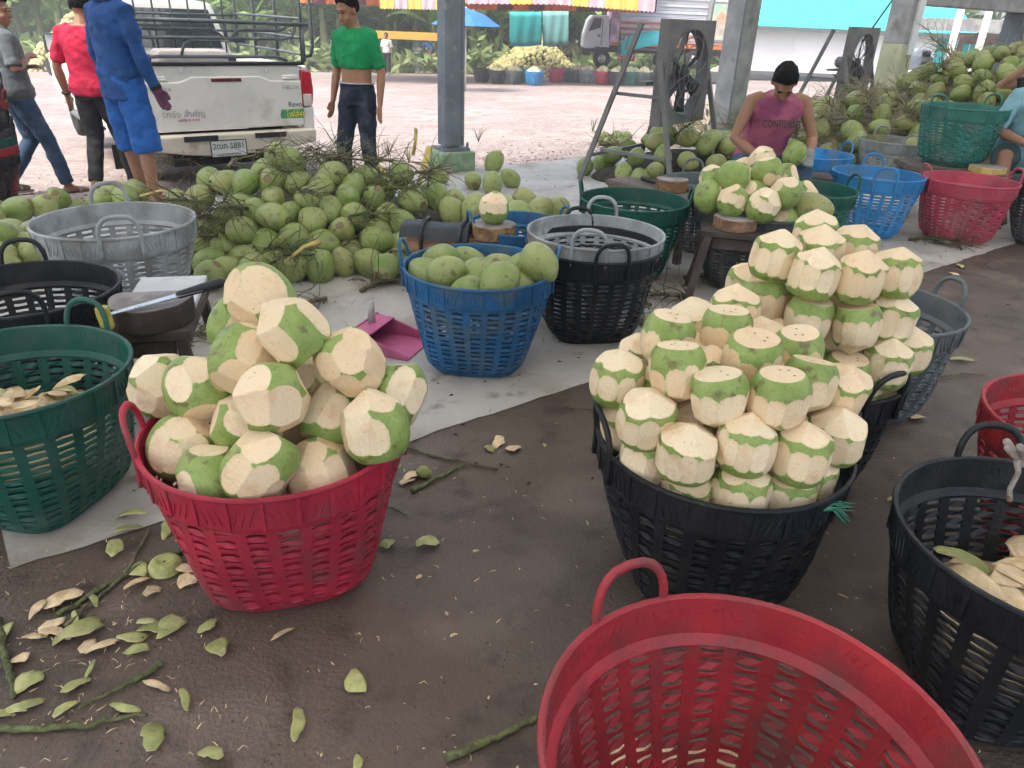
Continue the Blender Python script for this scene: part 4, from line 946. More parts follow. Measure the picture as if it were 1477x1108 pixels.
# ================================================================ fans
M['fanpaint'] = mat('grey_fan_paint', (.15, .152, .155), .55, .15, 5., dirt=(.19, .18, .17), sd=8.); M['wire'] = mat('guard_wire', (.16, .16, .16), .45, .1, 5., metal=.4); M['fanblade'] = mat('fan_blade', (.05, .05, .055), .5, .2, 5.)
def make_fan(label, loc, rz):
    t = thing('fan', label, 'fan', loc, rz, 'industrial fans'); S_ = .46; zc = 1.05; n = 48; r = .385
    mb = MB()
    ring = [(r * math.cos(2 * math.pi * j / n), zc + r * math.sin(2 * math.pi * j / n)) for j in range(n)]
    sq_ = []
    for j in range(n):
        w = 2 * math.pi * j / n; c, s = math.cos(w), math.sin(w); k = S_ / max(abs(c), abs(s)); sq_.append((k * c, zc + k * s))
    for y, fl in ((-.16, 0), (-.05, 1)):
        mb.add([(x, y, z) for x, z in ring] + [(x, y, z) for x, z in sq_], [(j, (j + 1) % n, n + (j + 1) % n, n + j) for j in range(n)])
    mb.add([(x, y, z) for y in (-.16, -.05) for x, z in ring], [(j, n + j, n + (j + 1) % n, (j + 1) % n) for j in range(n)])
    mb.add([(x, y, z) for y in (-.16, -.05) for x, z in sq_], [(j, (j + 1) % n, n + (j + 1) % n, n + j) for j in range(n)])
    h = mb.build('housing', M['fanpaint'], t)
    mb = MB()
    for rr in (.08, .16, .24, .32, .385): mb.tube([(rr * math.cos(w * 2 * math.pi / 32), -.165 - .04 * (1 - (rr / .4) ** 2), zc + rr * math.sin(w * 2 * math.pi / 32)) for w in range(32)], .004, 5, closed=True)
    for k in range(10):
        w = 2 * math.pi * k / 10; mb.tube([(rr * math.cos(w + .9 * rr), -.168 - .04 * (1 - (rr / .4) ** 2), zc + rr * math.sin(w + .9 * rr)) for rr in (.08, .18, .28, .39)], .004, 5)
    mb.build('wire_guard', M['wire'], t)
    for k in range(6):
        w = 2 * math.pi * k / 6; rot = Matrix.Rotation(w, 3, 'Y'); mb = MB(); vs = []
        for i in range(5):
            u = .06 + .30 * i / 4; wd = .035 + .035 * i / 4; tw = .6 - .25 * i / 4
            for sg in (-1, 1): vs.append(rot @ Vector((sg * wd * math.cos(tw), sg * wd * math.sin(tw), u)) + Vector((0, -.105, zc)))
        mb.add(vs, [(2 * i, 2 * i + 1, 2 * i + 3, 2 * i + 2) for i in range(4)]); b = mb.build('blade', M['fanblade'], t, smooth=True, fixn=False)
        s = b.modifiers.new('s', 'SOLIDIFY'); s.thickness = .006
    mb = MB(); mb.ell((0, -.10, zc), (.075, .05, .075)); mb.build('hub', M['fanblade'], t, smooth=True)
    mb = MB(); mb.lathe([(.06, .0), (.075, .02), (.075, .2), (.05, .23)], 18, caps=(True, True))
    o = mb.build('motor', M['fanpaint'], t, smooth=False); o.location = (0, -.03, zc); o.rotation_euler = (rad(-90), 0, 0)
    mb = MB(); mb.box((0, .08, zc - .09), (.92, .10, .025)); mb.build('motor_shelf', M['fanpaint'], t)
    for sx in (-1, 1):
        x = sx * (S_ + .02)
        mb = MB(); mb.bar((x, .13, zc + .42), (x * 1.18, .62, 0), .045, .03, (1, 0, 0)); mb.build('leg', M['fanpaint'], t)
        mb = MB(); mb.bar((x, -.1, zc + .1), (x * 1.12, -.42, 0), .045, .03, (1, 0, 0)); mb.build('leg', M['fanpaint'], t)
        mb = MB(); mb.bar((x * 1.1, .42, .32), (x * 1.09, -.30, .32), .035, .03); mb.build('crossbar', M['fanpaint'], t)
        mb = MB(); mb.bar((x, .38, zc - .2), (x, -.16, zc - .2), .03, .03); mb.build('side_brace', M['fanpaint'], t)
    mb = MB(); mb.bar((-S_ * 1.1, .55, .25), (S_ * 1.1, .55, .25), .035, .03); mb.build('crossbar', M['fanpaint'], t)
    return t
q = G(952, 262, 0); make_fan('large square framed fan on an A shaped stand left of the man in pink', (q.x, q.y, 0), rad(52))
q = D(1222, 108, 10.6); make_fan('smaller looking square framed fan beside the painted column', (q.x, q.y, max(0, q.z - 1.05)), rad(48))
# ================================================================ pickup truck
M['whitepaint'] = mat('white_car_paint', (.66, .66, .63), .28, .05, 2., spec=.5, dirt=(.5, .46, .40), d2=(.6, .8), sd=3.)
M['taillight'] = mat('red_lens', (.42, .012, .03), .18, .1, 4., spec=.6); M['clearlens'] = mat('clear_lens', (.5, .48, .48), .2, .1, 10.)
M['blackplastic'] = mat('black_trim', (.018, .019, .021), .5, .15, 6.); M['glass'] = mat('dark_glass', (.03, .04, .045), .06, .1, 2., spec=.8)
M['tyre'] = mat('tyre_rubber', (.02, .02, .02), .85, .2, 6., .3, 40.); M['rim'] = mat('wheel_rim', (.4, .41, .42), .35, .1, 4., metal=.7)
M['rackpaint'] = mat('grey_rack_paint', (.09, .11, .12), .45, .15, 6., dirt=(.3, .3, .3), d2=(.6, .75)); M['mirrorglass'] = mat('mirror_glass', (.6, .65, .68), .08, .05, 2., metal=.9)
M['ink'] = mat('dark_ink', (.02, .03, .03), .5, .05, 2.); M['silver'] = mat('chrome_letters', (.38, .37, .36), .3, .1, 4., metal=.6); M['platewhite'] = mat('plate_white', (.55, .58, .56), .4, .05, 3.)
M['redink'] = mat('red_ink', (.45, .03, .03), .5); M['yellowink'] = mat('yellow_ink', (.75, .6, .05), .5); M['greenink'] = mat('green_ink', (.05, .28, .12), .5); M['whiteink'] = mat('white_ink', (.75, .75, .72), .5)
TR = Vector((-3.0, 8.0, -.27)); TA = rad(37.5)
tk = thing('pickup_truck', 'white pickup truck with a grey tube cargo rack backed up to the heap', 'pickup', TR, TA)
WH = M['whitepaint']
def body_side(sx):
    mb = MB(); arc = lambda c, r: [(c + r * math.cos(a), .38 + r * math.sin(a)) for a in [math.pi - math.pi * k / 12 for k in range(13)]]
    poly = [(.06, .52), (.62, .50)] + arc(1.16, .44) + [(1.75, .42), (3.55, .42)] + arc(4.22, .44) + [(4.85, .45), (5.22, .55), (5.25, .95), (5.0, 1.08), (3.95, 1.16), (2.1, 1.17), (.08, 1.19)]
    mb.prism(poly, (sx * .80 if sx > 0 else -.90, 0, 0), (0, 1, 0), (0, 0, 1), (1, 0, 0), .10); return mb.build('side_panel', WH, tk, bevel=.025)
body_side(1); body_side(-1)
mb = MB(); mb.box((0, 1.15, .62), (1.6, 2.0, .06)).box((0, 2.14, .9), (1.6, .06, .55)); mb.build('bed', M['blackplastic'], tk)
mb = MB(); mb.prism([(2.15, .45), (5.15, .5), (5.2, .95), (3.95, 1.12), (2.15, 1.14)], (-.79, 0, 0), (0, 1, 0), (0, 0, 1), (1, 0, 0), 1.58); mb.build('cab_lower', WH, tk, bevel=.03)
cab = [(2.18, 1.14), (4.0, 1.14), (3.3, 1.72), (2.9, 1.77), (2.4, 1.75)]
mb = MB(); o_ = [Vector((sx * (.80 if z < 1.2 else .66), y, z)) for sx in (-1, 1) for y, z in cab]; n = len(cab)
mb.add(o_, [tuple(range(n - 1, -1, -1)), tuple(range(n, 2 * n))] + [(i, (i + 1) % n, n + (i + 1) % n, n + i) for i in range(n)]); cabo = mb.build('cab', WH, tk, bevel=.04)
def pane(pts, label='window'):
    mb = MB(); c = [Vector(p) for p in pts]; nn = (c[1] - c[0]).cross(c[2] - c[0]).normalized() * .012; mb.add([p - nn for p in c] + [p + nn for p in c], [(3, 2, 1, 0), (4, 5, 6, 7), (0, 1, 5, 4), (1, 2, 6, 5), (2, 3, 7, 6), (3, 0, 4, 7)]); return mb.build('window', M['glass'], cabo)
pane([(-.68, 2.218, 1.25), (.68, 2.218, 1.25), (.60, 2.37, 1.67), (-.60, 2.37, 1.67)])
for sx in (-1, 1): pane([(sx * .795, 2.5, 1.22), (sx * .795, 3.85, 1.2), (sx * .69, 3.28, 1.66), (sx * .69, 2.6, 1.66)])
pane([(-.7, 3.93, 1.22), (.7, 3.93, 1.22), (.6, 3.36, 1.68), (-.6, 3.36, 1.68)])
# tailgate
tg = MB(); tg.box((0, .045, .90), (1.56, .07, .60)); tgo = tg.build('tailgate', WH, tk, bevel=.015)
mb = MB(); mb.prism([(-.775, .60), (.775, .60), (.775, 1.05), (.45, 1.055), (.34, 1.10), (-.34, 1.10), (-.45, 1.055), (-.775, 1.05)], (0, -.018, 0), (1, 0, 0), (0, 0, 1), (0, 1, 0), .03); mb.build('pressed_panel', WH, tgo, bevel=.012)
mb = MB(); mb.box((0, .045, 1.215), (1.62, .11, .035)); mb.build('top_trim', M['blackplastic'], tgo, bevel=.01)
mb = MB(); mb.box((-.005, -.024, 1.068), (.30, .02, .032)); mb.build('brake_light', mat('dark_red_lens', (.10, .01, .015), .25), tgo, bevel=.008)
for sx in (-1, 1):
    mb = MB(); mb.box((sx * .66, .0, 1.085), (.16, .03, .045)).box((sx * .60, -.006, 1.075), (.05, .03, .02)); mb.build('latch_cover', WH, tgo, bevel=.008)
    mb = MB(); mb.box((sx * .42, .002, 1.155), (.035, .03, .045)); mb.build('rack_hook', M['platewhite'], tgo, bevel=.006)
def lettering(txt, size, x, z, y, m, parent, sx=1.):
    o = link('lettering', text_mesh(txt, size, .0015), parent); o.data.materials.clear(); o.data.materials.append(m); o.location = (x, y, z); o.rotation_euler = (rad(90), 0, 0); o.scale = (sx, 1, 1); return o
lettering('HILUX', .052, .66, .985, -.0195, M['silver'], tgo, 1.25); lettering('TOYOTA', .048, -.66, .985, -.0195, M['silver'], tgo, 1.2)
lettering('\u0e23\u0e31\u0e01\u0e08\u0e31\u0e07 \u0e2a\u0e33\u0e04\u0e31\u0e0d', .085, -.46, .755, -.0195, M['silver'], tgo); lettering('\u0e2d\u0e2d\u0e42\u0e15\u0e49\u0e04\u0e32\u0e23\u0e4c \u0e0b\u0e32\u0e27\u0e14\u0e4c', .035, -.42, .70, -.0195, M['redink'], tgo)
lettering('Revo', .075, .69, .815, -.0195, M['ink'], tgo)
mb = MB(); mb.prism([(-.13, -.045), (.12, -.045), (.135, .0), (.125, .045), (-.12, .045), (-.135, 0)], (.655, -.0188, .722), (1, 0, 0), (0, 0, 1), (0, 1, 0), .002); mb.build('sticker', M['greenink'], tgo)
lettering('\u0e42\u0e1f\u0e25\u0e4c\u0e04', .095, .685, .715, -.0215, M['yellowink'], tgo)
for sx in (-1, 1):
    mb = MB(); mb.prism([(.765, .78), (.895, .80), (.915, .95), (.90, 1.14), (.79, 1.15), (.768, 1.0)], (0, -.01, 0), (sx, 0, 0), (0, 0, 1), (0, 1, 0), .18); tl = mb.build('tail_light', M['taillight'], tk, bevel=.015)
    mb = MB(); mb.box((sx * .835, -.014, .855), (.09, .02, .12)); mb.build('reversing_lens', M['clearlens'], tl, bevel=.006)
    mb = MB(); mb.prism([(.775, .45), (.90, .47), (.905, .79), (.775, .78)], (0, -.005, 0), (sx, 0, 0), (0, 0, 1), (0, 1, 0), .2); mb.build('rear_quarter', WH, tk, bevel=.02)
# bumper with plate
bp_ = MB(); bp_.prism([(-.86, .44), (-.5, .38), (-.3, .36), (.3, .36), (.5, .38), (.86, .44), (.87, .57), (-.87, .57)], (0, -.12, 0), (1, 0, 0), (0, 0, 1), (0, 1, 0), .16)
bpo = bp_.build('rear_bumper', mat('cream_bumper', (.56, .52, .44), .4, .08, 3., dirt=(.3, .24, .18), d2=(.58, .75), sd=4.), tk, bevel=.02)
for x0, x1 in ((-.52, -.19), (.19, .52)):
    mb = MB(); mb.box(((x0 + x1) / 2, -.122, .535), (x1 - x0, .02, .05)); mb.build('step_pad', M['blackplastic'], bpo)
pl = MB(); pl.box((.0, -.137, .43), (.36, .012, .165)); plo = pl.build('licence_plate', M['platewhite'], tk, bevel=.006); plo.location = (-.10, 0, 0)
lettering('2\u0e12\u0e17 5881', .082, 0, .452, -.1445, M['ink'], plo, .92); lettering('\u0e01\u0e23\u0e38\u0e07\u0e40\u0e17\u0e1e\u0e21\u0e2b\u0e32\u0e19\u0e04\u0e23', .036, 0, .373, -.1445, M['ink'], plo)
mb = MB()
for a, b in (((-.18, .35), (.18, .35)), ((-.18, .51), (.18, .51)), ((-.178, .35), (-.178, .51)), ((.178, .35), (.178, .51))): mb.bar((a[0], -.144, a[1]), (b[0], -.144, b[1]), .008)
mb.build('plate_frame', M['blackplastic'], plo)
mb = MB(); mb.box((0, .2, .3), (1.2, .25, .12)).box((0, 1.16, .36), (1.5, .12, .12)); mb.build('chassis', M['blackplastic'], tk)
for sx in (-1, 1):
    for y in (1.16, 4.22):
        w = MB(); w.lathe([(.20, -.11), (.30, -.115), (.36, -.10), (.375, -.06), (.375, .06), (.36, .10), (.30, .115), (.20, .11), (.20, -.11)], 28); wo = w.build('wheel', M['tyre'], tk, smooth=True); wo.location = (sx * .76, y, .375); wo.rotation_euler = (0, rad(90), 0)
        mb = MB(); mb.lathe([(.20, -.06), (.2, .06), (.17, .075), (.05, .05), (.001, .06)], 20); mb.lathe([(.001, -.06), (.05, -.05), (.17, -.075), (.2, -.06)], 20); mb.build('rim', M['rim'], wo, smooth=True)
    mb = MB(); mb.bar((sx * .93, 1.9, .40), (sx * .93, 3.6, .40), .12, .04); mb.bar((sx * .8, 2.2, .38), (sx * .93, 2.2, .38), .05); mb.build('side_step', M['rackpaint'], tk, bevel=.008)
    m_ = MB(); m_.box((sx * 1.02, 3.55, 1.23), (.19, .11, .22)); mo = m_.build('wing_mirror', M['blackplastic'], tk, bevel=.035)
    mb = MB(); mb.box((sx * 1.02, 3.492, 1.232), (.15, .006, .18)); mb.build('mirror_glass', M['mirrorglass'], mo, bevel=.002)
    mb = MB(); mb.bar((sx * .8, 3.6, 1.15), (sx * .96, 3.57, 1.16), .05); mb.build('mirror_arm', M['blackplastic'], mo)
    mb = MB(); mb.box((sx * .80, 5.16, .86), (.2, .14, .17)); mb.build('headlight', M['clearlens'], tk, bevel=.03)
    mb = MB(); mb.box((sx * .84, 1.16, .20), (.26, .02, .26)); mb.build('mud_flap', M['blackplastic'], tk); 
# tube rack over the bed
rk = link('cargo_rack', None, tk)
def rt(name, pts, r=.017):
    mb = MB(); mb.tube(pts, r, 8); return mb.build(name, M['rackpaint'], rk, smooth=True)
for sx in (-1, 1):
    x = sx * .84
    for y in (.05, .75, 1.45, 2.1): rt('post', [(x, y, 1.2), (x * 1.01, y, 1.7), (x * .98, y, 2.25)], .02)
    for z in (1.30, 1.46, 1.64, 1.86, 2.08, 2.25): rt('side_rail', [(x, .05, z), (x, 1.0, z + .005), (x, 2.12, z)], .014)
    rt('corner_loop', [(x, .06, 1.28), (x * 1.04, -.10, 1.30), (x * 1.05, -.14, 1.38), (x * 1.05, -.14, 2.0), (x * 1.0, .0, 2.2)], .018)
for z in (1.45, 1.62, 1.80, 2.1, 2.25): rt('front_rail', [(-.84, 2.12, z), (0, 2.12, z), (.84, 2.12, z)], .014)
for k in range(8): rt('front_post', [(-.7 + .2 * k, 2.12, 1.2), (-.7 + .2 * k, 2.12, 2.25)], .012)
for k in range(7): rt('roof_rail', [(-.84, 2.2 + .22 * k, 1.98), (.84, 2.2 + .22 * k, 1.98)], .014)
for sx in (-1, 1): rt('roof_rail', [(sx * .84, 2.1, 2.0), (sx * .84, 3.7, 1.98)], .018)
# rear gate of the rack with its curved tubes
rt('gate_rail', [(-.86, -.10, 1.60), (0, -.10, 1.60), (.86, -.10, 1.585)], .019)
rt('gate_rail', [(-.84, -.08, 1.27), (-.6, -.10, 1.29), (.5, -.10, 1.285), (.62, -.08, 1.25)], .016)
rt('gate_loop', [(-.84, -.10, 1.45), (-.1, -.10, 1.455), (.58, -.10, 1.45), (.68, -.10, 1.47), (.72, -.10, 1.53), (.72, -.10, 1.60)], .016)
rt('gate_loop', [(-.84, -.10, 1.53), (-.12, -.10, 1.53), (-.06, -.10, 1.50), (.0, -.10, 1.455)], .013)
rt('gate_loop', [(.08, -.10, 1.455), (.12, -.10, 1.52), (.2, -.10, 1.53), (.55, -.10, 1.525), (.62, -.10, 1.55), (.64, -.10, 1.60)], .015)
rt('gate_loop', [(-.42, -.10, 1.30), (-.38, -.10, 1.40), (-.32, -.10, 1.43), (.2, -.10, 1.43)], .014)
rt('gate_post', [(.02, -.10, 1.455), (.02, -.10, 1.60)], .015); rt('gate_post', [(.80, -.10, 1.24), (.80, -.10, 1.59)], .018)
rt('gate_rail', [(-.86, -.06, 1.95), (-.3, -.06, 1.93), (.1, -.06, 1.92)], .016)
M['sack'] = mat('grey_beige_pad', (.30, .28, .27), .9, .12, 5., .4, 20.)
mb = MB(); mb.box((-.12, .75, .98), (.72, .35, .66)); o = mb.build('padded_crate', M['sack'], bevel=.05); o.parent = None; o.matrix_world = Matrix.Translation(TR) @ Matrix.Rotation(TA, 4, 'Z'); tag(o, 'grey beige padded crate standing in the pickup bed', 'crate')

# ================================================================ people
SKIN = mat('tan_skin', (.30, .155, .098), .55, .10, 12., .08, 60., rnd=.12); M['hair'] = mat('black_hair', (.008, .008, .009), .7, .3, 40., .8, 120., rnd=0, spec=.2)
M['eye'] = mat('dark_eye', (.02, .015, .012), .2, .05, 5., rnd=0); M['lip'] = mat('lip', (.28, .10, .08), .5, .05, 10., rnd=0); M['sole'] = mat('sandal', (.03, .03, .035), .7)
def fabric(name, col, **k): return mat(name, col, .85, .15, 10., .35, 35., rnd=0, **k)
M['f_blue'] = fabric('royal_blue_jersey', (.014, .065, .22)); M['f_blue2'] = fabric('royal_blue_shorts', (.018, .10, .36)); M['f_red'] = fabric('red_tshirt', (.42, .012, .05)); M['f_black'] = fabric('black_trousers', (.018, .02, .024))
M['f_grey'] = fabric('grey_tshirt', (.10, .115, .125)); M['f_jean'] = fabric('blue_jeans', (.035, .07, .13), dirt=(.09, .14, .21), sd=4.); M['f_djean'] = fabric('dark_jeans', (.018, .025, .045), dirt=(.06, .075, .1), d2=(.55, .7), sd=5.)
M['f_green'] = fabric('bright_green_tshirt', (.008, .25, .085)); M['f_pink'] = fabric('pink_vest', (.37, .10, .165), dirt=(.22, .05, .12), d2=(.5, .62), sd=3.); M['f_sky'] = fabric('pale_blue_shirt', (.19, .37, .43)); M['glove'] = fabric('grey_work_glove', (.22, .25, .25)); M['f_plaid'] = fabric('dark_teal_shorts', (.04, .075, .085)); M['glove2'] = fabric('purple_glove', (.12, .04, .08))
def voxel(mb, vox, name, m, parent, smooth=4, wrinkle=0., seed=0, wscale=7.):
    o = link('tmp', mb.mesh('tmp')); r = o.modifiers.new('r', 'REMESH'); r.mode = 'VOXEL'; r.voxel_size = vox; r.use_smooth_shade = True
    if smooth: s = o.modifiers.new('s', 'SMOOTH'); s.iterations = smooth; s.factor = .5
    me = evaluated(o, name)
    if wrinkle:
        nv = len(me.vertices); co = np.empty(nv * 3, np.float32); no = np.empty(nv * 3, np.float32); me.vertices.foreach_get('co', co); me.vertices.foreach_get('normal', no)
        co = co.reshape(-1, 3); no = no.reshape(-1, 3); off = Vector((seed * 3.1, seed, 0))
        d = np.array([noise.noise(Vector((c[0] * wscale, c[1] * wscale, c[2] * wscale * 1.6 + .8 * math.sin(c[0] * 9))) + off) + .5 * noise.noise(Vector((c[0] * wscale * 2.3, c[1] * wscale * 2.3, c[2] * wscale * 3.5)) + off) for c in co.tolist()])
        co += no * (d * wrinkle)[:, None]; me.vertices.foreach_set('co', co.ravel()); me.update()
    me.polygons.foreach_set('use_smooth', [True] * len(me.polygons)); me.materials.clear(); me.materials.append(m)
    return link(name, me, parent)
V = Vector
def stand_pose(**k):
    J = dict(pel=V((0, 0, .94)), wai=V((0, 0, 1.05)), che=V((0, .0, 1.27)), nec=V((0, -.01, 1.43)), hea=V((0, .02, 1.57)), look=V((0, 1, 0)),
             shR=V((.185, 0, 1.375)), elR=V((.235, -.02, 1.10)), wrR=V((.24, .05, .86)), shL=V((-.185, 0, 1.375)), elL=V((-.235, -.02, 1.10)), wrL=V((-.24, .05, .86)),
             hiR=V((.085, 0, .90)), knR=V((.10, .01, .49)), anR=V((.10, -.02, .08)), hiL=V((-.085, 0, .90)), knL=V((-.10, .01, .49)), anL=V((-.10, -.02, .08)), ftR=V((.02, 1, 0)), ftL=V((-.02, 1, 0)))
    J.update({a: V(b) for a, b in k.items()}); return J
def ring_loft(mb, rings, n=20):                                  # rings: (centre, rx, ry, right vector, forward vector)
    vs = []
    for c, rx, ry, X, Y in rings:
        for j in range(n):
            w = 2 * math.pi * j / n; vs.append(V(c) + X * (rx * math.cos(w)) + Y * (ry * math.copysign(abs(math.sin(w)) ** .85, math.sin(w))))
    k = len(rings)
    mb.add(vs, [(i * n + j, i * n + (j + 1) % n, (i + 1) * n + (j + 1) % n, (i + 1) * n + j) for i in range(k - 1) for j in range(n)] + [tuple(range(n - 1, -1, -1)), tuple((k - 1) * n + j for j in range(n))])
def torso(mb, J, inf=0., lo=0., hi=1., slack=0.):
    X = (J['shR'] - J['shL']).normalized(); Xh = (J['hiR'] - J['hiL']).normalized(); rows = []
    for u, rx, ry in ((0, .155, .105), (.12, .165, .115), (.3, .148, .10), (.45, .150, .103), (.65, .172, .115), (.8, .182, .108), (.92, .165, .085), (1., .09, .065)):
        if u < lo - .001 or u > hi + .001: continue
        p = J['pel'] - V((0, 0, .05)); pts = [p, J['wai'], J['che'], J['nec']]; uu = u * 3; i = min(2, int(uu)); c = pts[i].lerp(pts[i + 1], uu - i)
        ax = (pts[i + 1] - pts[i]).normalized(); Xx = Xh.lerp(X, u).normalized(); Y = ax.cross(Xx).normalized(); Xx = Y.cross(ax)
        rows.append((c, rx + inf + slack * (1 - u), ry + inf + slack * (1 - u), Xx, Y))
    ring_loft(mb, rows)
def hand(mb, wr, el, side, fwd, curl=.35, spread=.5):
    d = (wr - el).normalized(); s = fwd - d * fwd.dot(d); s = s.normalized() if s.length > .05 else d.orthogonal().normalized(); nrm = d.cross(s)
    pc = wr + d * .045
    mb.limb([wr - d * .01, pc, wr + d * .085], [.024, .036, .036], 10, flat=.55)
    for k in range(4):
        o = (k - 1.5) * .0195; L = (.062, .074, .070, .055)[k]; b = wr + d * .085 + s * -o
        m_ = b + (d + nrm * side * curl * .4).normalized() * L * .5; e = m_ + (d * (1 - curl) + nrm * side * curl).normalized() * L * .5
        mb.limb([b - d * .02, m_, e], [.0098, .0092, .0075], 8)
    tb_ = wr + d * .03 + s * .03; mb.limb([tb_, tb_ + (d * .7 + s * .7).normalized() * .035, tb_ + (d * .95 + s * .35 + nrm * side * .2).normalized() * .068], [.0125, .011, .009], 8)
def person(label, loc, rz, J, cl, h=1.0, hair='short', face=True, vox=.0095, hands=True, gloves=None, watch=None, barefoot=False, group=None, shoes=None):
    t = thing('person', label, 'person', loc, rz, group); t.scale = (h, h, h)
    mb = MB(); torso(mb, J)
    L = J['look'].normalized(); H = J['hea']; X = L.cross(V((0, 0, 1))); X = X.normalized() if X.length > .1 else V((1, 0, 0)); Z = X.cross(L).normalized(); RM = Matrix((X, L, Z)).transposed()
    mb.limb([J['nec'] - V((0, 0, .03)), J['nec'].lerp(H, .55)], [.058, .052], 12)
    mb.ell(H + Z * .025 - L * .012, (.077, .098, .10), RM); mb.ell(H - Z * .045 + L * .025, (.058, .068, .075), RM); mb.ell(H - Z * .095 + L * .055, (.028, .026, .022), RM)
    mb.limb([H + L * .085 + Z * .015, H + L * .108 - Z * .028], [.010, .015], 8); mb.ell(H + L * .085 - Z * .065, (.026, .012, .014), RM); mb.ell(H + L * .082 + Z * .035, (.05, .014, .012), RM)
    for s in (-1, 1): mb.ell(H + X * s * .08 - Z * .005 - L * .005, (.012, .02, .032), RM); mb.ell(H + X * s * .042 + L * .06 - Z * .03, (.025, .025, .025), RM)
    for s, k in ((1, 'R'), (-1, 'L')):
        sh, el, wr = J['sh' + k], J['el' + k], J['wr' + k]
        mb.limb([sh - V((s * .05, 0, -.01)), sh, sh.lerp(el, .5), el, el.lerp(wr, .3), wr], [.050, .052, .046, .038, .042, .026], 12)
        hi, kn, an = J['hi' + k], J['kn' + k], J['an' + k]; f = J['ft' + k].normalized()
        mb.limb([hi, hi.lerp(kn, .4), kn, kn.lerp(an, .3) - f * .012, an], [.092, .080, .056, .055, .038], 14)
        mb.limb([an - f * .035 - V((0, 0, .045)), an + f * .05 - V((0, 0, .04)), an + f * .15 - V((0, 0, .056))], [.034, .036, .024], 10)
        if hands: hand(mb, wr, el, s, V((0, 1, 0)) if abs((wr - el).normalized().y) < .8 else V((-s, 0, 0)))
    body = voxel(mb, vox, 'body', SKIN, t, 3)
    if face:
        for s in (-1, 1):
            mb = MB(); mb.ell(H + X * s * .032 + L * .083 + Z * .012, (.012, .007, .0045), RM, 10, 6); mb.build('eye', M['eye'], t, smooth=True)
            mb = MB(); mb.ell(H + X * s * .034 + L * .089 + Z * .034, (.020, .004, .004), RM, 10, 6); mb.build('eyebrow', M['hair'], t, smooth=True)
        mb = MB(); mb.ell(H + L * .094 - Z * .068, (.024, .006, .008), RM, 10, 6); mb.build('mouth', M['lip'], t, smooth=True)
    if hair:
        bm = bmesh.new(); bmesh.ops.create_icosphere(bm, subdivisions=5, radius=1.); rng = random.Random(len(label))
        for v in bm.verts:
            c = v.co.copy(); nn = noise.noise(c * 3 + V((len(label), 0, 0))) * .06 + noise.noise(c * 16) * .07 + noise.noise(c * 34) * .05
            v.co = H + Z * .03 - L * .014 + X * (c.x * .083 * (1 + nn)) + L * (c.y * .107 * (1 + nn)) + Z * (c.z * .112 * (1 + nn) + (.012 if c.y > 0 and c.z > .3 else 0)); v.normal = c
        dl = [f for f in bm.faces if (lambda c: (c - (H + Z * .03)).dot(Z) / .11 < (-.55 + 1.15 * max(0., min(1., ((c - H).dot(L) / .105 + .35) / .95)) + .05 * noise.noise(c * 40)))(f.calc_center_median())]
        bmesh.ops.delete(bm, geom=dl, context='FACES'); me = bpy.data.meshes.new('hair'); bm.to_mesh(me); bm.free(); me.polygons.foreach_set('use_smooth', [True] * len(me.polygons)); me.materials.append(M['hair'])
        ho = link('hair', me, t); sd = ho.modifiers.new('s', 'SOLIDIFY'); sd.thickness = .012; sd.offset = -.5
    # --- shirt
    if 'shirt' in cl:
        m_, sleeve, lo = cl['shirt'][:3]; mb = MB(); torso(mb, J, .014, lo, 1., cl.get('slack', .012))
        if cl.get('tail'):
            X2 = (J['hiR'] - J['hiL']).normalized(); up = (J['wai'] - J['pel']).normalized(); Y2 = up.cross(X2); p0 = J['pel']
            ring_loft(mb, [(p0 - up * cl['tail'], .186, .140, X2, Y2), (p0 - up * cl['tail'] * .5, .184, .138, X2, Y2), (p0 + up * .06, .172, .126, X2, Y2)])
        for s, k in ((1, 'R'), (-1, 'L')):
            sh, el, wr = J['sh' + k], J['el' + k], J['wr' + k]
            if sleeve <= 0: continue
            if sleeve <= 1: e = sh.lerp(el, sleeve); pts, rs = [sh - V((s * .06, 0, -.008)), sh, e], [.066, .069, .064]
            else: pts, rs = [sh - V((s * .06, 0, -.008)), sh, sh.lerp(el, .5), el, el.lerp(wr, .5), el.lerp(wr, min(.97, sleeve - 1))], [.064, .069, .06, .052, .048, .040]
            mb.tube(pts, rs, 14)
        so = voxel(mb, .0105, 'shirt', m_, t, 3, cl.get('wrinkle', .010), len(label))
        if cl.get('collar'):
            mb = MB(); mb.tube([J['nec'] + X * .075 * math.cos(w) + L * .07 * math.sin(w) + V((0, 0, .01)) for w in [6.283 * q / 16 for q in range(16)]], .018, 8, closed=True); mb.build('collar', m_, so, smooth=True)
        if cl.get('hood'):
            mb = MB(); mb.ell(J['nec'] - V((0, .085, .03)), (.12, .06, .075)); mb.ell(J['nec'] - V((0, .02, 0.0)), (.10, .09, .05)); mb.build('hood', m_, so, smooth=True)
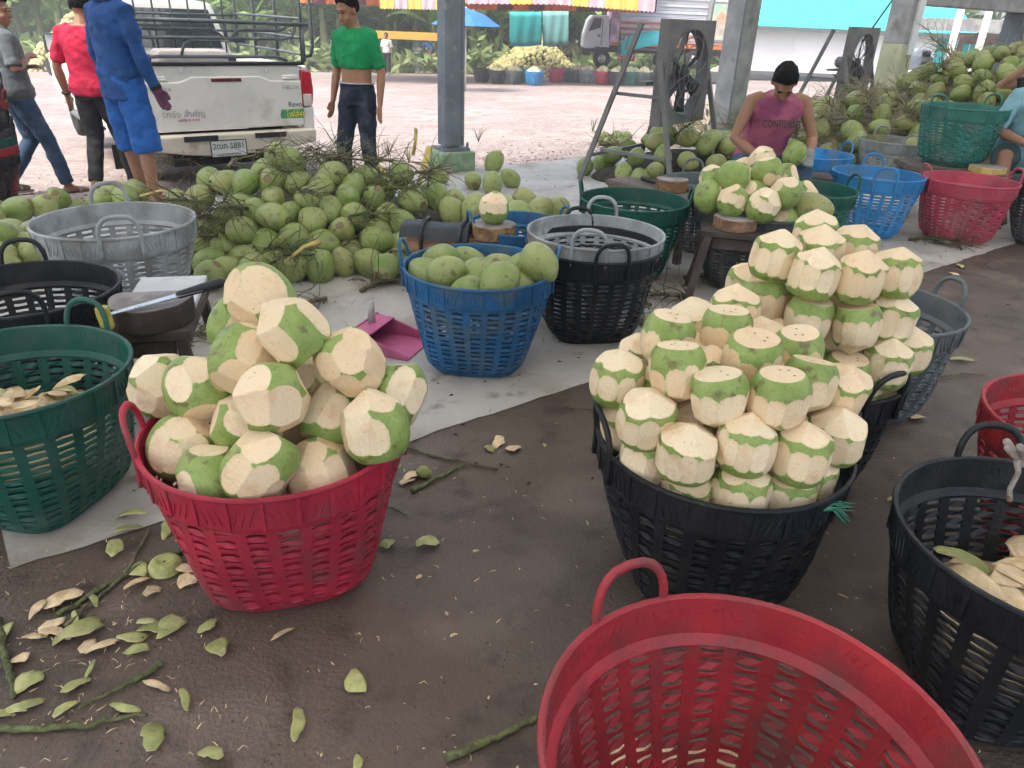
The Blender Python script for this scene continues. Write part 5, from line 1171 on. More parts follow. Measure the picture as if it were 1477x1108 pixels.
    if 'legs' in cl:
        m_, ln = cl['legs'][:2]; mb = MB(); X2 = (J['hiR'] - J['hiL']).normalized(); c0 = (J['hiR'] + J['hiL']) / 2; up = (J['wai'] - J['pel']).normalized(); Y2 = up.cross(X2)
        ring_loft(mb, [(c0 - up * .06, .15, .12, X2, Y2), (c0 + up * .02, .175, .13, X2, Y2), (J['pel'] + up * .05, .168, .122, X2, Y2), (J['pel'] + up * cl.get('waist', .08), .162, .116, X2, Y2)])
        for s, k in ((1, 'R'), (-1, 'L')):
            hi, kn, an = J['hi' + k], J['kn' + k], J['an' + k]; w = cl.get('legw', 1.)
            if cl.get('shorts'): mb.tube([hi + V((0, 0, .02)), hi.lerp(kn, .4), hi.lerp(kn, ln)], [.105, .108 * w, .104 * w], 16)
            else: mb.tube([hi + V((0, 0, .02)), hi.lerp(kn, .4), kn, kn.lerp(an, .4), kn.lerp(an, ln - 1)], [.102, .094 * w, .072 * w, .068 * w, .062 * w], 16)
        lo_ = voxel(mb, .0105, 'shorts' if cl.get('shorts') else 'trousers', m_, t, 3, cl.get('wrinkle', .010), len(label) + 5)
        if cl.get('belt'):
            mb = MB(); c = J['pel'] + up * .075; mb.tube([c + X2 * .172 * math.cos(w) + Y2 * .125 * math.sin(w) for w in [6.283 * q / 24 for q in range(24)]], .014, 8, closed=True, flat=.5); bo = mb.build('belt', cl['belt'], lo_, smooth=True)
    if gloves:
        for s, k in ((1, 'R'), (-1, 'L')):
            if k not in gloves: continue
            mb = MB(); wr, el = J['wr' + k], J['el' + k]; d = (wr - el).normalized(); mb.tube([wr - d * .05, wr, wr + d * .03], [.036, .036, .034], 12)
            hand(mb, wr, el, s, V((0, 1, 0)) if abs(d.y) < .8 else V((-s, 0, 0))); go = voxel(mb, .0065, 'glove', cl['glove'], t, 1)
            me = go.data; nv = len(me.vertices); co = np.empty(nv * 3, np.float32); no = np.empty(nv * 3, np.float32); me.vertices.foreach_get('co', co); me.vertices.foreach_get('normal', no); me.vertices.foreach_set('co', co + no * .004); me.update()
    if watch:
        wr, el = J['wr' + watch], J['el' + watch]; d = (wr - el).normalized(); X3 = d.orthogonal().normalized(); Y3 = d.cross(X3); c = wr - d * .02
        mb = MB(); mb.tube([c + X3 * .034 * math.cos(w) + Y3 * .034 * math.sin(w) for w in [6.283 * q / 16 for q in range(16)]], .009, 6, closed=True); mb.build('watch', M['sole'], t, smooth=True)
    if shoes:
        for k in 'RL':
            an = J['an' + k]; f = J['ft' + k].normalized(); r_ = f.cross(V((0, 0, 1))); mb = MB()
            ring = [an - V((0, 0, .076)) + f * (.06 + .135 * math.cos(w)) + r_ * (.045 * math.sin(w)) for w in [6.283 * q / 18 for q in range(18)]]
            mb.prism([(0, 0)] * 3, an, (0, 0, 0), (0, 0, 0), (0, 0, 0), 0) if False else mb.add(ring + [p - V((0, 0, .022)) for p in ring], [tuple(range(18)), tuple(range(35, 17, -1))] + [(q, 18 + q, 18 + (q + 1) % 18, (q + 1) % 18) for q in range(18)])
            so = mb.build('sandal', shoes, t, bevel=.004)
            mb = MB(); c = an + f * .09 - V((0, 0, .045)); mb.tube([c + r_ * (.046 * math.cos(w)) + V((0, 0, .042 * math.sin(w) - .02)) for w in [3.1416 * q / 8 for q in range(9)]], .010, 6); mb.build('strap', shoes, so, smooth=True)
    return t
# man in royal blue, back turned
q = G(207, 292, 0)
bm_ = person('man in royal blue long sleeves and shorts with a purple glove, back turned', (q.x, q.y, 0), rad(-32),
       stand_pose(elR=(.25, .02, 1.10), wrR=(.27, .10, .86), anR=(.14, .02, .08), knR=(.135, .03, .49), anL=(-.14, .10, .08), knL=(-.13, .06, .49), look=(.8, .6, -.05), hea=(.02, .03, 1.57)),
       dict(shirt=(M['f_blue'], 1.95, .05), legs=(M['f_blue2'], 1.22), shorts=True, tail=.16, legw=1.0, collar=True, glove=M['glove2'], slack=.01, wrinkle=.014), 1.03, gloves='R')
mb = MB(); mb.ell((.262, .0, 1.245), (.006, .032, .034), None, 14, 8); mb.build('sleeve_emblem', M['whiteink'], bm_, smooth=True)
mb = MB(); _e, _w = V((.25, .02, 1.10)), V((.27, .10, .86)); mb.tube([_e.lerp(_w, .88), _e.lerp(_w, .99)], [.043, .042], 14); mb.build('cuff', M['f_black'], bm_, smooth=True)
q = GY(166, 282)
person('man in a red T-shirt and black trousers standing beside the pickup', (q.x, q.y, q.z), rad(-6),
       stand_pose(elL=(-.29, -.02, 1.10), wrL=(-.30, .05, .86), anL=(-.06, -.16, .12), knL=(-.09, .02, .5), anR=(.14, .14, .08), knR=(.12, .10, .49), hea=(0, .06, 1.56), look=(.1, 1, -.35)),
       dict(shirt=(M['f_red'], .85, .0), legs=(M['f_black'], 1.92), slack=.025, tail=.07), 1.08, watch='L', shoes=mat('orange_sandal', (.5, .10, .04), .6))
q = GY(66, 281)
person('man in a grey hooded T-shirt and blue jeans walking at the left edge', (q.x - .06, q.y, q.z), rad(-48),
       stand_pose(elR=(.27, .0, 1.12), wrR=(.05, .15, 1.2), elL=(-.25, .02, 1.1), wrL=(-.08, .16, 1.12), anL=(-.06, -.22, .12), knL=(-.09, .06, .49), anR=(.10, .24, .08), knR=(.09, .16, .49), look=(.6, .8, -.1)),
       dict(shirt=(M['f_grey'], .9, .0), legs=(M['f_jean'], 1.95), slack=.035, hood=True, tail=.08), 1.05, shoes=M['sack'])
q = G(524, 295, 0)
gm = person('young man with a green T-shirt rolled up over his belly walking behind the heap', (q.x, q.y, 0), rad(160),
       stand_pose(shR=(.165, 0, 1.37), shL=(-.165, 0, 1.37), elR=(.245, -.05, 1.11), wrR=(.25, .04, .87), elL=(-.245, -.04, 1.11), wrL=(-.255, .02, .86), hea=(.02, .055, 1.555), look=(.28, .85, -.42), anR=(.12, .12, .08), knR=(.11, .10, .49), anL=(-.11, -.10, .08), knL=(-.105, .01, .48)),
       dict(shirt=(M['f_green'], .9, .42), legs=(M['f_djean'], 1.97), belt=M['silver'], waist=.07, slack=.012, wrinkle=.012), .95, shoes=M['sole'])
gm.scale = (.83, .9, .95)
# seated man in the pink vest
pk = V((1.90, 6.22, .0))
JP = stand_pose(pel=(0, 0, .50), wai=(0, .07, .62), che=(0, .17, .84), nec=(0, .24, .99), hea=(.04, .34, 1.08), look=(.15, .55, -.85),
                shR=(.195, .20, .95), elR=(.29, .22, .68), wrR=(.12, .40, .56), shL=(-.195, .20, .95), elL=(-.29, .26, .70), wrL=(-.19, .46, .60),
                hiR=(.10, .02, .46), knR=(.20, .40, .50), anR=(.20, .44, .08), hiL=(-.10, .02, .46), knL=(-.20, .40, .50), anL=(-.20, .44, .08))
pp = person('seated man in a pink sleeveless vest bending over a coconut he is shaving', pk, rad(180 + 6), JP,
       dict(shirt=(M['f_pink'], 0, .0), legs=(M['f_jean'], 1.9), glove=M['glove'], slack=.02), 1.04, gloves='RL', shoes=M['sole'])
o = link('lettering', text_mesh('CONFIDENT', .052, .001), pp); o.data.materials.clear(); o.data.materials.append(M['ink'])
_c = V((0, .342, .80)); o.matrix_local = Matrix.Translation(_c) @ Matrix.Rotation(rad(180), 4, 'Z') @ Matrix.Rotation(rad(68), 4, 'X'); o.scale = (1, 1.5, 1)
bench('plain low stool under the seated man in pink', (pk.x, pk.y + .02, 0), rad(6), .32, .28, .40, M['wood'], M['darkwood'], name='stool', leg=.035, splay=.03)
_h = Matrix.Translation(pk) @ Matrix.Rotation(rad(186), 4, 'Z') @ (V((-.05, .50, .60)) * 1.08); nut(CUT_O[2], _h, .085, (.4, .2, 1), 'coconut being shaved in the hands of the man in pink', None, 'shaved_coconut')
# seated man in pale blue at the right edge
bq = D(1462, 212, 6.6)
person('seated man in a pale blue collared shirt cut by the right edge', (bq.x + .08, bq.y, 0), rad(180 - 12),
       stand_pose(pel=(0, 0, .50), wai=(.02, .05, .62), che=(.03, .12, .86), nec=(.0, .20, 1.02), hea=(-.03, .26, 1.15), look=(-.3, .9, -.35), shR=(.20, .15, .98), elR=(.33, .26, .72), wrR=(.13, .45, .64), shL=(-.19, .15, .98), elL=(-.28, .3, .75), wrL=(-.1, .45, .66),
                  hiR=(.10, .02, .46), knR=(.24, .36, .54), anR=(.20, .42, .08), hiL=(-.10, .02, .46), knL=(-.2, .38, .52), anL=(-.20, .42, .08)),
       dict(shirt=(M['f_sky'], .95, .0), legs=(M['f_plaid'], .98), shorts=True, slack=.045, collar=True), 1.06, shoes=M['sole'])
bench('plain low stool under the man in pale blue', (bq.x + .08, bq.y + .02, 0), rad(-12), .32, .28, .40, M['wood'], M['darkwood'], name='stool', leg=.035, splay=.03)
bq = D(1502, 160, 7.6)
person('person at the right edge raising a bare arm to the face', (bq.x, bq.y, 0), rad(150),
       stand_pose(pel=(0, 0, .55), wai=(0, .04, .66), che=(0, .10, .90), nec=(0, .15, 1.05), hea=(0, .2, 1.19), look=(.1, .9, -.2), shR=(.19, .12, 1.0), elR=(.40, .28, .98), wrR=(.20, .32, 1.17), shL=(-.19, .12, 1.0), elL=(-.28, .2, .78), wrL=(-.1, .4, .7),
                  hiR=(.10, .02, .5), knR=(.2, .38, .52), anR=(.2, .42, .08), hiL=(-.1, .02, .5), knL=(-.2, .38, .52), anL=(-.2, .42, .08)),
       dict(shirt=(M['f_black'], .5, .0), legs=(M['f_black'], 1.9)), 1.06)
# ================================================================ beyond the yard
def at_far(px, py, yw): return DY(px, py, yw)
def boxpx(name, x0, y0, x1, y1, yw, depth, m, parent=None, bevel=0.):
    a, b = DY(x0, (y0 + y1) / 2, yw), DY(x1, (y0 + y1) / 2, yw); t_, l_ = DY((x0 + x1) / 2, y0, yw), DY((x0 + x1) / 2, y1, yw)
    mb = MB(); mb.box(((a.x + b.x) / 2, yw + depth / 2, (t_.z + l_.z) / 2), (b.x - a.x, depth, t_.z - l_.z)); return mb.build(name, m, parent, bevel=bevel)
# ---- baskets across the yard
pile_v = []
def pile_mesh(n, r, rr, h, seed):
    rng = random.Random(seed); v, f = _ico(2); mb = MB()
    for i in range(n):
        w = rng.uniform(0, 6.28); q = rr * math.sqrt(rng.random()); z = h * (1 - (q / rr) ** 2); s = r * rng.uniform(.85, 1.15)
        mb.add([(q * math.cos(w) + x * s, q * math.sin(w) + y * s, z + zz * s) for x, y, zz in v.tolist()], f)
    me = mb.mesh('coconut_pile', True); me.materials.append(None); return me
PILES = [pile_mesh(26, .085, .235, .16, k) for k in range(3)]
M['pale_nuts'] = mat('pale_shaved_nuts', (.62, .55, .36), .7, .2, 6., col2=(.36, .38, .16), c2=(.5, .6), s2=7.)
M['far_nuts'] = mat('yellow_green_nuts', (.42, .39, .17), .6, .35, 3.5, col2=(.40, .34, .15), s2=4., dirt=(.12, .10, .05), d2=(.55, .7), sd=6.)
M['far_nuts2'] = mat('olive_nuts', (.32, .30, .14), .6, .35, 3.5, col2=(.33, .28, .14), s2=4., dirt=(.10, .08, .04), d2=(.5, .65), sd=6.)
M['husks'] = mat('dry_brown_husks', (.16, .115, .07), .9, .35, 6., dirt=(.08, .06, .04), sd=5.)
fb = [(640 + X / 4.616, Y / 4.616, c, f) for X, Y, c, f in [(250, 550, 'charcoal', 0), (355, 562, 'charcoal', 1), (465, 565, 'slate', 1), (600, 573, 'sky', 1), (530, 556, 'teal', 0), (750, 553, 'rose', 0), (832, 546, 'teal', 0), (885, 551, 'slate', 1), (957, 556, 'grey', 1), (1060, 566, 'rose', 1), (1157, 571, 'charcoal', 1), (1252, 572, 'teal', 1), (1335, 575, 'slate', 1), (1425, 577, 'charcoal', 1)]]
fb += [(400 + X / 6.154, Y / 6.154, c, f) for X, Y, c, f in [(325, 597, 'charcoal', 0), (410, 608, 'rose', 1), (530, 630, 'teal', 1), (975, 636, 'rose', 1), (1048, 613, 'grey', 1), (1125, 613, 'rose', 1), (800, 640, 'rose', 1)]]
fb += [(75, 110, 'charcoal', 0), (1034, 122, 'slate', 1)]
CN = {'charcoal': 'charcoal', 'slate': 'slate grey', 'sky': 'bright blue', 'teal': 'teal', 'rose': 'red', 'grey': 'light grey'}
fb_seen = {}
for i, (x, y, c, f) in enumerate(fb):
    q = GY(x, y); side = 'left of the steel column across the yard' if x < 640 else 'in the row across the yard'
    if x > 1000: side = 'seen through the fan stand across the yard'
    if x < 100: side = 'by the yellow heap behind the men at left'
    fb_seen[(c, side)] = fb_seen.get((c, side), 0) + 1
    q = q + V((0, .3, 0)); q.z = yard_z(q.x, q.y)
    basket(c, q, R_.uniform(0, 6), f'{CN[c]} basket {"of pale coconuts " if f else ""}{side}', 'baskets across the yard')
    if f:
        o = part('coconut_pile', PILES[i % 3], M['pale_nuts'], None); o.location = q + V((0, 0, .43)); tag(o, 'small pale coconuts filling a basket across the yard', 'coconuts', 'coconuts in far baskets', 'stuff')
def stackpx(x, ybase, ytop, cols, label, group, w=None):
    q = GY(x, ybase); q = q + V((0, .3, 0)); q.z = yard_z(q.x, q.y); n = len(cols); hgt = (ybase - ytop) / FOC * (q - CC).dot(_F) * .97 - .445
    for k, c in enumerate(cols): basket(c, q + V((0, 0, hgt * k / max(1, n - 1))), R_.uniform(0, 6), label, group)
stackpx(604, 103, 54, ['grey', 'teal', 'teal', 'grey', 'slate', 'teal', 'teal'], 'basket in the tall nested stack left of the steel column', 'stack left of the steel column')
stackpx(466, 60 + 36, 31, ['teal', 'slate', 'rose', 'teal', 'teal', 'slate'], 'basket in the nested stack behind the man in green', 'stack behind the man in green')
stackpx(484, 60 + 36, 31, ['charcoal', 'charcoal', 'slate', 'charcoal', 'charcoal'], 'basket in the dark nested stack behind the man in green', 'dark stack behind the man in green')
# ---- heaps across the yard
def far_heap(x0, x1, ybase, ytop, m, label, seed, r=.10, deep=3., n=520):
    a, b = GY(x0, ybase), GY(x1, ybase); c = (a + b) / 2; rx = (b - a).length / 2; zb = yard_z(c.x, c.y + deep * .5)
    top = DY((x0 + x1) / 2, ytop, c.y + deep * .55); h = max(.4, top.z - zb); rng = random.Random(seed); v, f = ICO2; mb = MB()
    cc = V((c.x, c.y + deep * .55, zb))
    for i in range(n):
        w = rng.uniform(0, 6.28); q = math.sqrt(rng.random()); x, y = q * math.cos(w), q * math.sin(w); z = h * (1 - q ** 1.7) * (1 + .12 * math.sin(5 * x + seed) + .1 * math.sin(7 * y)); s = r * rng.uniform(.8, 1.2)
        mb.add([(cc.x + x * rx + p[0] * s, cc.y + y * deep * .6 + p[1] * s, cc.z + z + p[2] * s * 1.1) for p in v.tolist()], f)
    k = len(mb.f); mb.cur = 1; core = MB(); core.lathe([(max(.01, q_), h * .88 * (1 - q_ ** 1.7)) for q_ in (.98, .85, .7, .55, .4, .25, .1, .0)], 28); mb.add([(cc.x + x * rx, cc.y + y * deep * .6, cc.z + z_ - .03) for x, y, z_ in core.v], core.f)
    o = mb.build('coconut_heap', [m, M['litter']], smooth=True, fixn=False); tag(o, label, 'coconuts', kind='stuff')
far_heap(700, 838, 112, 60, M['far_nuts'], 'yellow green coconut heap in front of the turquoise tarps', 1, n=1300, deep=3.2)
far_heap(780, 868, 106, 68, M['far_nuts2'], 'olive coconut heap beside the cargo truck', 2, n=500)
far_heap(672, 740, 104, 70, M['far_nuts2'], 'olive coconut heap beside the steel column across the yard', 7, n=400)
far_heap(748, 815, 86, 57, M['husks'], 'brown dry husk heap behind the yellow coconut heap', 3, .13, n=400)
far_heap(540, 612, 92, 58, M['far_nuts2'], 'coconut heap behind the young man in green', 4, n=420)
far_heap(440, 500, 86, 62, M['far_nuts2'], 'coconut heap seen past the pickup rack', 5, n=300)
far_heap(10, 125, 104, 24, M['far_nuts'], 'tall yellow green coconut heap behind the men at left', 6, n=900, deep=4.)
far_heap(230, 400, 92, 66, M['far_nuts2'], 'low coconut heap seen through the pickup rack', 8, n=500)
# ---- marquee
M['t_yellow'] = mat('yellow_awning', (.70, .46, .10), .8, .06, 3., rnd=0); M['t_lilac'] = mat('lilac_awning', (.48, .36, .40), .8, .1, 3., rnd=0); M['t_orange'] = mat('orange_awning', (.55, .15, .04), .8, .12, 3., rnd=0); M['t_maroon'] = mat('maroon_awning', (.13, .035, .045), .8, .1, 3., rnd=0)
M['pole'] = mat('pale_pole', (.5, .5, .47), .5, .1, 4.); M['greypole'] = mat('dark_pole', (.12, .13, .13), .5, .1, 4.)
mq = thing('marquee', 'orange and yellow striped marquee with scalloped edges across the yard', 'marquee', (0, 0, 0))
def valance(x0, x1, yb0, yb1, yw, cols, n):
    for i in range(n):
        xa, xb = x0 + (x1 - x0) * i / n, x0 + (x1 - x0) * (i + 1) / n; mb = MB(); k = 8; vs = []
        for j in range(k + 1):
            x = xa + (xb - xa) * j / k; y = yb0 + (yb1 - yb0) * (x - x0) / (x1 - x0) + (1.3 if j % 2 else -.6); p = DY(x, y, yw); p.y += .025 * math.sin(j * 1.3 + i); vs += [p, V((p.x, yw + .05, DY(x, y, yw).z + 1.3))]
        mb.add(vs, [(2 * j, 2 * j + 2, 2 * j + 3, 2 * j + 1) for j in range(k)]); o = mb.build('valance_panel', cols[i % len(cols)], mq, fixn=False); s = o.modifiers.new('s', 'SOLIDIFY'); s.thickness = .01
O_, Y_, L_, K_ = M['t_orange'], M['t_yellow'], M['t_lilac'], M['t_maroon']
valance(430, 548, 4, 8, 30, [O_, K_, O_, O_, K_], 6); valance(548, 648, 12, 14, 28, [Y_, L_, Y_, L_, Y_], 5); valance(648, 946, 13, 18, 31.5, [K_, O_, O_, K_, O_, K_, O_, O_, K_], 13)
valance(640, 800, 5, 6, 28, [Y_, L_, L_, Y_, L_], 5); valance(800, 944, 6, 17, 28, [L_, Y_, L_, Y_, Y_, L_], 6)
a, b, c, d_ = DY(430, 5, 28), DY(946, 12, 28), DY(430, 8, 34), DY(946, 12, 34)
mb = MB(); up = V((0, 0, 1.32)); ap = (a + b + c + d_) / 4 + V((0, 0, 2.6)); mb.add([a + up, b + up, d_ + up, c + up, ap], [(0, 1, 4), (1, 2, 4), (2, 3, 4), (3, 0, 4)]); o = mb.build('canopy', M['t_orange'], mq); o.modifiers.new('s', 'SOLIDIFY').thickness = .01
for (xa, ya, xb, yb, m_) in [(553, -20, 554, 86, M['pole']), (704, -30, 713, 84, M['pole']), (836, -20, 836, 96, M['pole']), (490, -20, 491, 82, M['pole']), (731, 12, 730, 70, M['pole'])]:
    q = GY(xb, yb); e = DY(xa, ya, q.y); mb = MB(); mb.tube([q, e + V((0, 0, .4))], .045, 8); mb.build('pole', m_, mq, smooth=True)
# ---- parasol
M['parasol'] = mat('blue_parasol', (.03, .14, .36), .7, .1, 3.)
pc = DY(672, 34, 25.); t = thing('parasol', 'blue parasol half hidden by the steel column', 'parasol', (pc.x, pc.y, yard_z(pc.x, pc.y)))
R0 = (DY(722, 38, 25.).x - pc.x); hz = pc.z - yard_z(pc.x, pc.y) - .05
mb = MB(); n = 10; mb.add([V((0, 0, hz + .48))] + [V((R0 * .55 * math.cos(6.283 * j / n), R0 * .55 * math.sin(6.283 * j / n), hz + .30)) for j in range(n)] + [V((R0 * math.cos(6.283 * j / n), R0 * math.sin(6.283 * j / n), hz)) for j in range(n)],
       [(0, 1 + j, 1 + (j + 1) % n) for j in range(n)] + [(1 + j, 1 + n + j, 1 + n + (j + 1) % n, 1 + (j + 1) % n) for j in range(n)]); o = mb.build('canopy', M['parasol'], t); o.modifiers.new('s', 'SOLIDIFY').thickness = .01
mb = MB(); mb.tube([(0, 0, 0), (0, 0, hz + .5)], .025, 8); mb.build('pole', M['pole'], t, smooth=True)
# ---- turquoise tarps
M['tarp'] = mat('turquoise_tarp', (.03, .46, .47), .6, .15, .6, rnd=0); M['tarp2'] = mat('pale_turquoise_tarp', (.20, .50, .50), .6, .12, .6, rnd=0)
def tarp(x0, x1, y0, y1, yw, m, label):
    mb = MB(); k = 24; vs = []
    for j in range(k + 1):
        u = j / k; x = x0 + (x1 - x0) * u
        for v_ in range(7):
            w = v_ / 6; p = DY(x + (1 - w) * 2 * math.sin(u * 3), y0 + (y1 - y0) * w + 1.5 * math.sin(u * 4) * w, yw); p.y = yw + .035 * math.sin(u * 17 + w * 1.5) * (.3 + w); vs.append(p)
    mb.add(vs, [(j * 7 + v_, j * 7 + v_ + 1, j * 7 + 8 + v_, j * 7 + 7 + v_) for j in range(k) for v_ in range(6)]); o = mb.build('tarp', m, smooth=True, fixn=False); o.modifiers.new('s', 'SOLIDIFY').thickness = .012; tag(o, label, 'tarp')
tarp(735, 781, 17, 66, 35, M['tarp'], 'deep turquoise tarp hanging behind the yellow heap'); tarp(783, 820, 16, 66, 35.2, M['tarp2'], 'paler turquoise tarp hanging right of the deeper one')
M['yellowwall'] = mat('yellow_orange_wall', (.62, .36, .06), .8, .12, .8, rnd=0)
o = boxpx('low_wall', 528, 46, 634, 57, 37, .3, M['yellowwall']); tag(o, 'low yellow orange wall in front of the banana plants', 'wall')
# ---- cargo truck
ct = thing('cargo_truck', 'white cabbed cargo truck with a patterned body across the yard', 'truck', (0, 0, 0)); yw = 34.
M['cabblue'] = mat('pale_cab_paint', (.55, .58, .63), .35, .06, 1.); M['slatred'] = mat('faded_red_boards', (.42, .20, .18), .7, .3, 2., stretch=(1, 1, 9)); M['slatpale'] = mat('pale_boards', (.55, .47, .46), .7, .2, 2.); M['corr'] = mat('pale_corrugated', (.52, .55, .60), .6, .1, 2.); M['lilacpanel'] = mat('painted_panel', (.45, .33, .45), .7, .4, 3., col2=(.55, .3, .25), s2=4.)
P0 = lambda x, y: DY(x, y, yw)
mb = MB(); pr = [P0(842, 70), P0(879, 70), P0(879, 22), P0(856, 22), P0(850, 30), P0(844, 50)]; mb.add(pr + [p + V((0, 2.2, 0)) for p in pr], [(5, 4, 3, 2, 1, 0), tuple(range(6, 12))] + [(i, (i + 1) % 6, 6 + (i + 1) % 6, 6 + i) for i in range(6)]); cb = mb.build('cab', M['cabblue'], ct, bevel=.05)
mb = MB(); pr = [P0(849, 45), P0(866, 40), P0(868, 26), P0(857, 26)]; mb.add([p - V((0, .04, 0)) for p in pr] + [p + V((0, .1, 0)) for p in pr], [(3, 2, 1, 0), (4, 5, 6, 7)] + [(i, (i + 1) % 4, 4 + (i + 1) % 4, 4 + i) for i in range(4)]); mb.build('window', M['glass'], cb)
boxpx('door_seam', 868, 28, 869, 66, yw - .02, .05, M['greypole'], cb); boxpx('door_handle', 862, 50, 866, 53, yw - .03, .05, M['greypole'], cb)
boxpx('front_bumper', 840, 70, 852, 80, yw, 2., M['blackplastic'], ct); boxpx('chassis', 852, 70, 1045, 78, yw + .3, 1.6, M['blackplastic'], ct)
for x, y, r in ((868, 85, .36), (955, 86, .36), (1000, 86, .36)):
    q = P0(x, y); w_ = MB(); w_.lathe([(.001, -.12), (r * .55, -.12), (r * .9, -.14), (r, -.08), (r, .08), (r * .9, .14), (.001, .12)], 22); wo = w_.build('wheel', M['tyre'], ct, smooth=True); wo.location = (q.x, yw + .1, q.z); wo.rotation_euler = (rad(90), 0, 0)
    mb = MB(); mb.lathe([(.001, .145), (r * .5, .13), (r * .52, .1)], 16); mb.build('rim', M['rim'], wo, smooth=True)
boxpx('mudguard', 858, 68, 880, 74, yw - .05, .5, M['blackplastic'], ct); boxpx('painted_panel', 881, 16, 894, 66, yw, 2.2, M['lilacpanel'], ct); boxpx('orange_skirt', 882, 64, 1050, 69, yw - .02, .1, M['t_orange'], ct)
for k in range(8): boxpx('side_board', 895, 30 + 4.2 * k, 1048, 33.4 + 4.2 * k, yw, .1, M['slatred'] if k % 2 else M['slatpale'], ct)
for k in range(11): boxpx('corrugated_strip', 894, -24 + 5 * k, 1052, -19.7 + 5 * k, yw + .1 + .05 * (k % 2), .1, M['corr'], ct)
boxpx('body_interior', 896, -20, 1048, 62, yw + .3, 1.8, M['slatpale'], ct)
M['signred'] = mat('red_sign', (.5, .04, .06), .5); sg = boxpx('red_sign', 891, 77, 916, 88, yw - .08, .05, M['signred'], ct)
lo_ = lettering('\u2022 50-5672 \u2022', .26, 0, 0, 0, M['whiteink'], sg); q = P0(903.5, 82.5); lo_.location = (q.x, yw - .09, q.z)
boxpx('decorated_panel', 1020, 6, 1047, 58, yw - .06, .05, mat('mural_panel', (.45, .42, .35), .7, .3, 2., col2=(.6, .22, .08), s2=1.6, dirt=(.25, .45, .35), d2=(.5, .6), sd=2.), ct)
# tarp covered cart before the truck
cr = thing('tarp_cart', 'cart under a turquoise tarp beside the cargo truck', 'cart', (0, 0, 0)); yw2 = 31.5
mb = MB(); vs = []
for i in range(9):
    for j in range(7):
        u, v_ = i / 8, j / 6; p = DY(898 + 72 * u, 48 + 3 * math.sin(u * 7) + (14 if u < .22 else 0) * (1 - u / .22 if u < .22 else 0), yw2); vs.append(p + V((0, 1.6 * v_, -.5 * (abs(v_ - .5) * 2) ** 3)))
mb.add(vs, [(i * 7 + j, i * 7 + j + 1, i * 7 + 8 + j, i * 7 + 7 + j) for i in range(8) for j in range(6)]); o = mb.build('tarp', M['tarp'], cr, smooth=True, fixn=False); o.modifiers.new('s', 'SOLIDIFY').thickness = .015
for x in (906, 962):
    for k in (0, 1):
        q = DY(x, 60, yw2); mb = MB(); mb.tube([V((q.x, yw2 + .1 + 1.3 * k, yard_z(q.x, yw2))), V((q.x, yw2 + .1 + 1.3 * k, DY(x, 52, yw2).z))], .03, 8); mb.build('post', M['greypole'], cr)
boxpx('shelf', 902, 70, 966, 73, yw2 + .1, 1.3, M['wood'], cr)
# ---- white shed with turquoise roof
M['whitewall'] = mat('white_wall', (.84, .85, .86), .7, .04, .6, rnd=0); M['troof'] = mat('turquoise_roof', (.05, .50, .52), .5, .08, .5, rnd=0)
ws = thing('white_shed', 'long white walled shed with a turquoise corrugated roof behind the yard', 'shed', (0, 0, 0)); yw = 36.
a, b = DY(1072, 72, yw), DY(1392, 80, yw); zt, zb_ = DY(1230, 43, yw).z, DY(1230, 112, yw).z; mb = MB(); mb.box(((a.x + b.x) / 2, yw + .1, (zt + zb_) / 2), (b.x - a.x, .2, zt - zb_)); mb.build('wall', M['whitewall'], ws)
for k in range(1, 9): mb = MB(); mb.box((a.x + (b.x - a.x) * k / 9, yw - .01, (zt + zb_) / 2), (.06, .04, zt - zb_ - .02)); mb.build('batten', M['whitewall'], ws)
boxpx('plinth', 1070, 108, 1396, 113, yw - .05, .3, M['greypole'], ws)
e0, e1 = DY(1060, 36, yw), DY(1402, 49, yw); ez = (e0.z + e1.z) / 2 - .02; mb = MB(); n = 160; vs = []
for i in range(n + 1):
    x = e0.x + (e1.x - e0.x) * i / n; dz = .03 * (i % 2); vs += [V((x, yw - .6, ez + dz)), V((x, yw + 6, ez + 3.2 + dz))]
mb.add(vs, [(2 * i, 2 * i + 2, 2 * i + 3, 2 * i + 1) for i in range(n)]); o = mb.build('roof', M['troof'], ws, fixn=False); o.modifiers.new('s', 'SOLIDIFY').thickness = .02
mb = MB(); mb.box(((e0.x + e1.x) / 2, yw - .62, ez - .08), (e1.x - e0.x, .06, .16)); mb.build('gutter', M['greypole'], ws)
boxpx('teal_door', 1350, 44, 1376, 112, yw - .12, .1, M['tarp'], ws)
# ---- parked van by the white wall
vn = thing('parked_van', 'small grey blue van parked before the white wall right of the painted column', 'van', (0, 0, 0)); yv = 30.
boxpx('body', 1327, 82, 1346, 103, yv, 2.4, mat('grey_blue_paint', (.30, .34, .40), .4), vn, .08); boxpx('cab', 1329, 72, 1345, 84, yv + .1, 1.6, M['cabblue'], vn, .1); boxpx('window', 1331, 75, 1343, 82, yv + .06, .06, M['glass'], vn); boxpx('grille', 1329, 90, 1344, 96, yv - .03, .05, M['blackplastic'], vn)
for x in (1328.5, 1344.5): boxpx('wheel', x - 1.7, 99, x + 1.7, 107, yv + .1, .6, M['tyre'], vn, .06); boxpx('headlight', x - 1.2, 87, x + 1.2, 90, yv - .04, .05, M['clearlens'], vn)
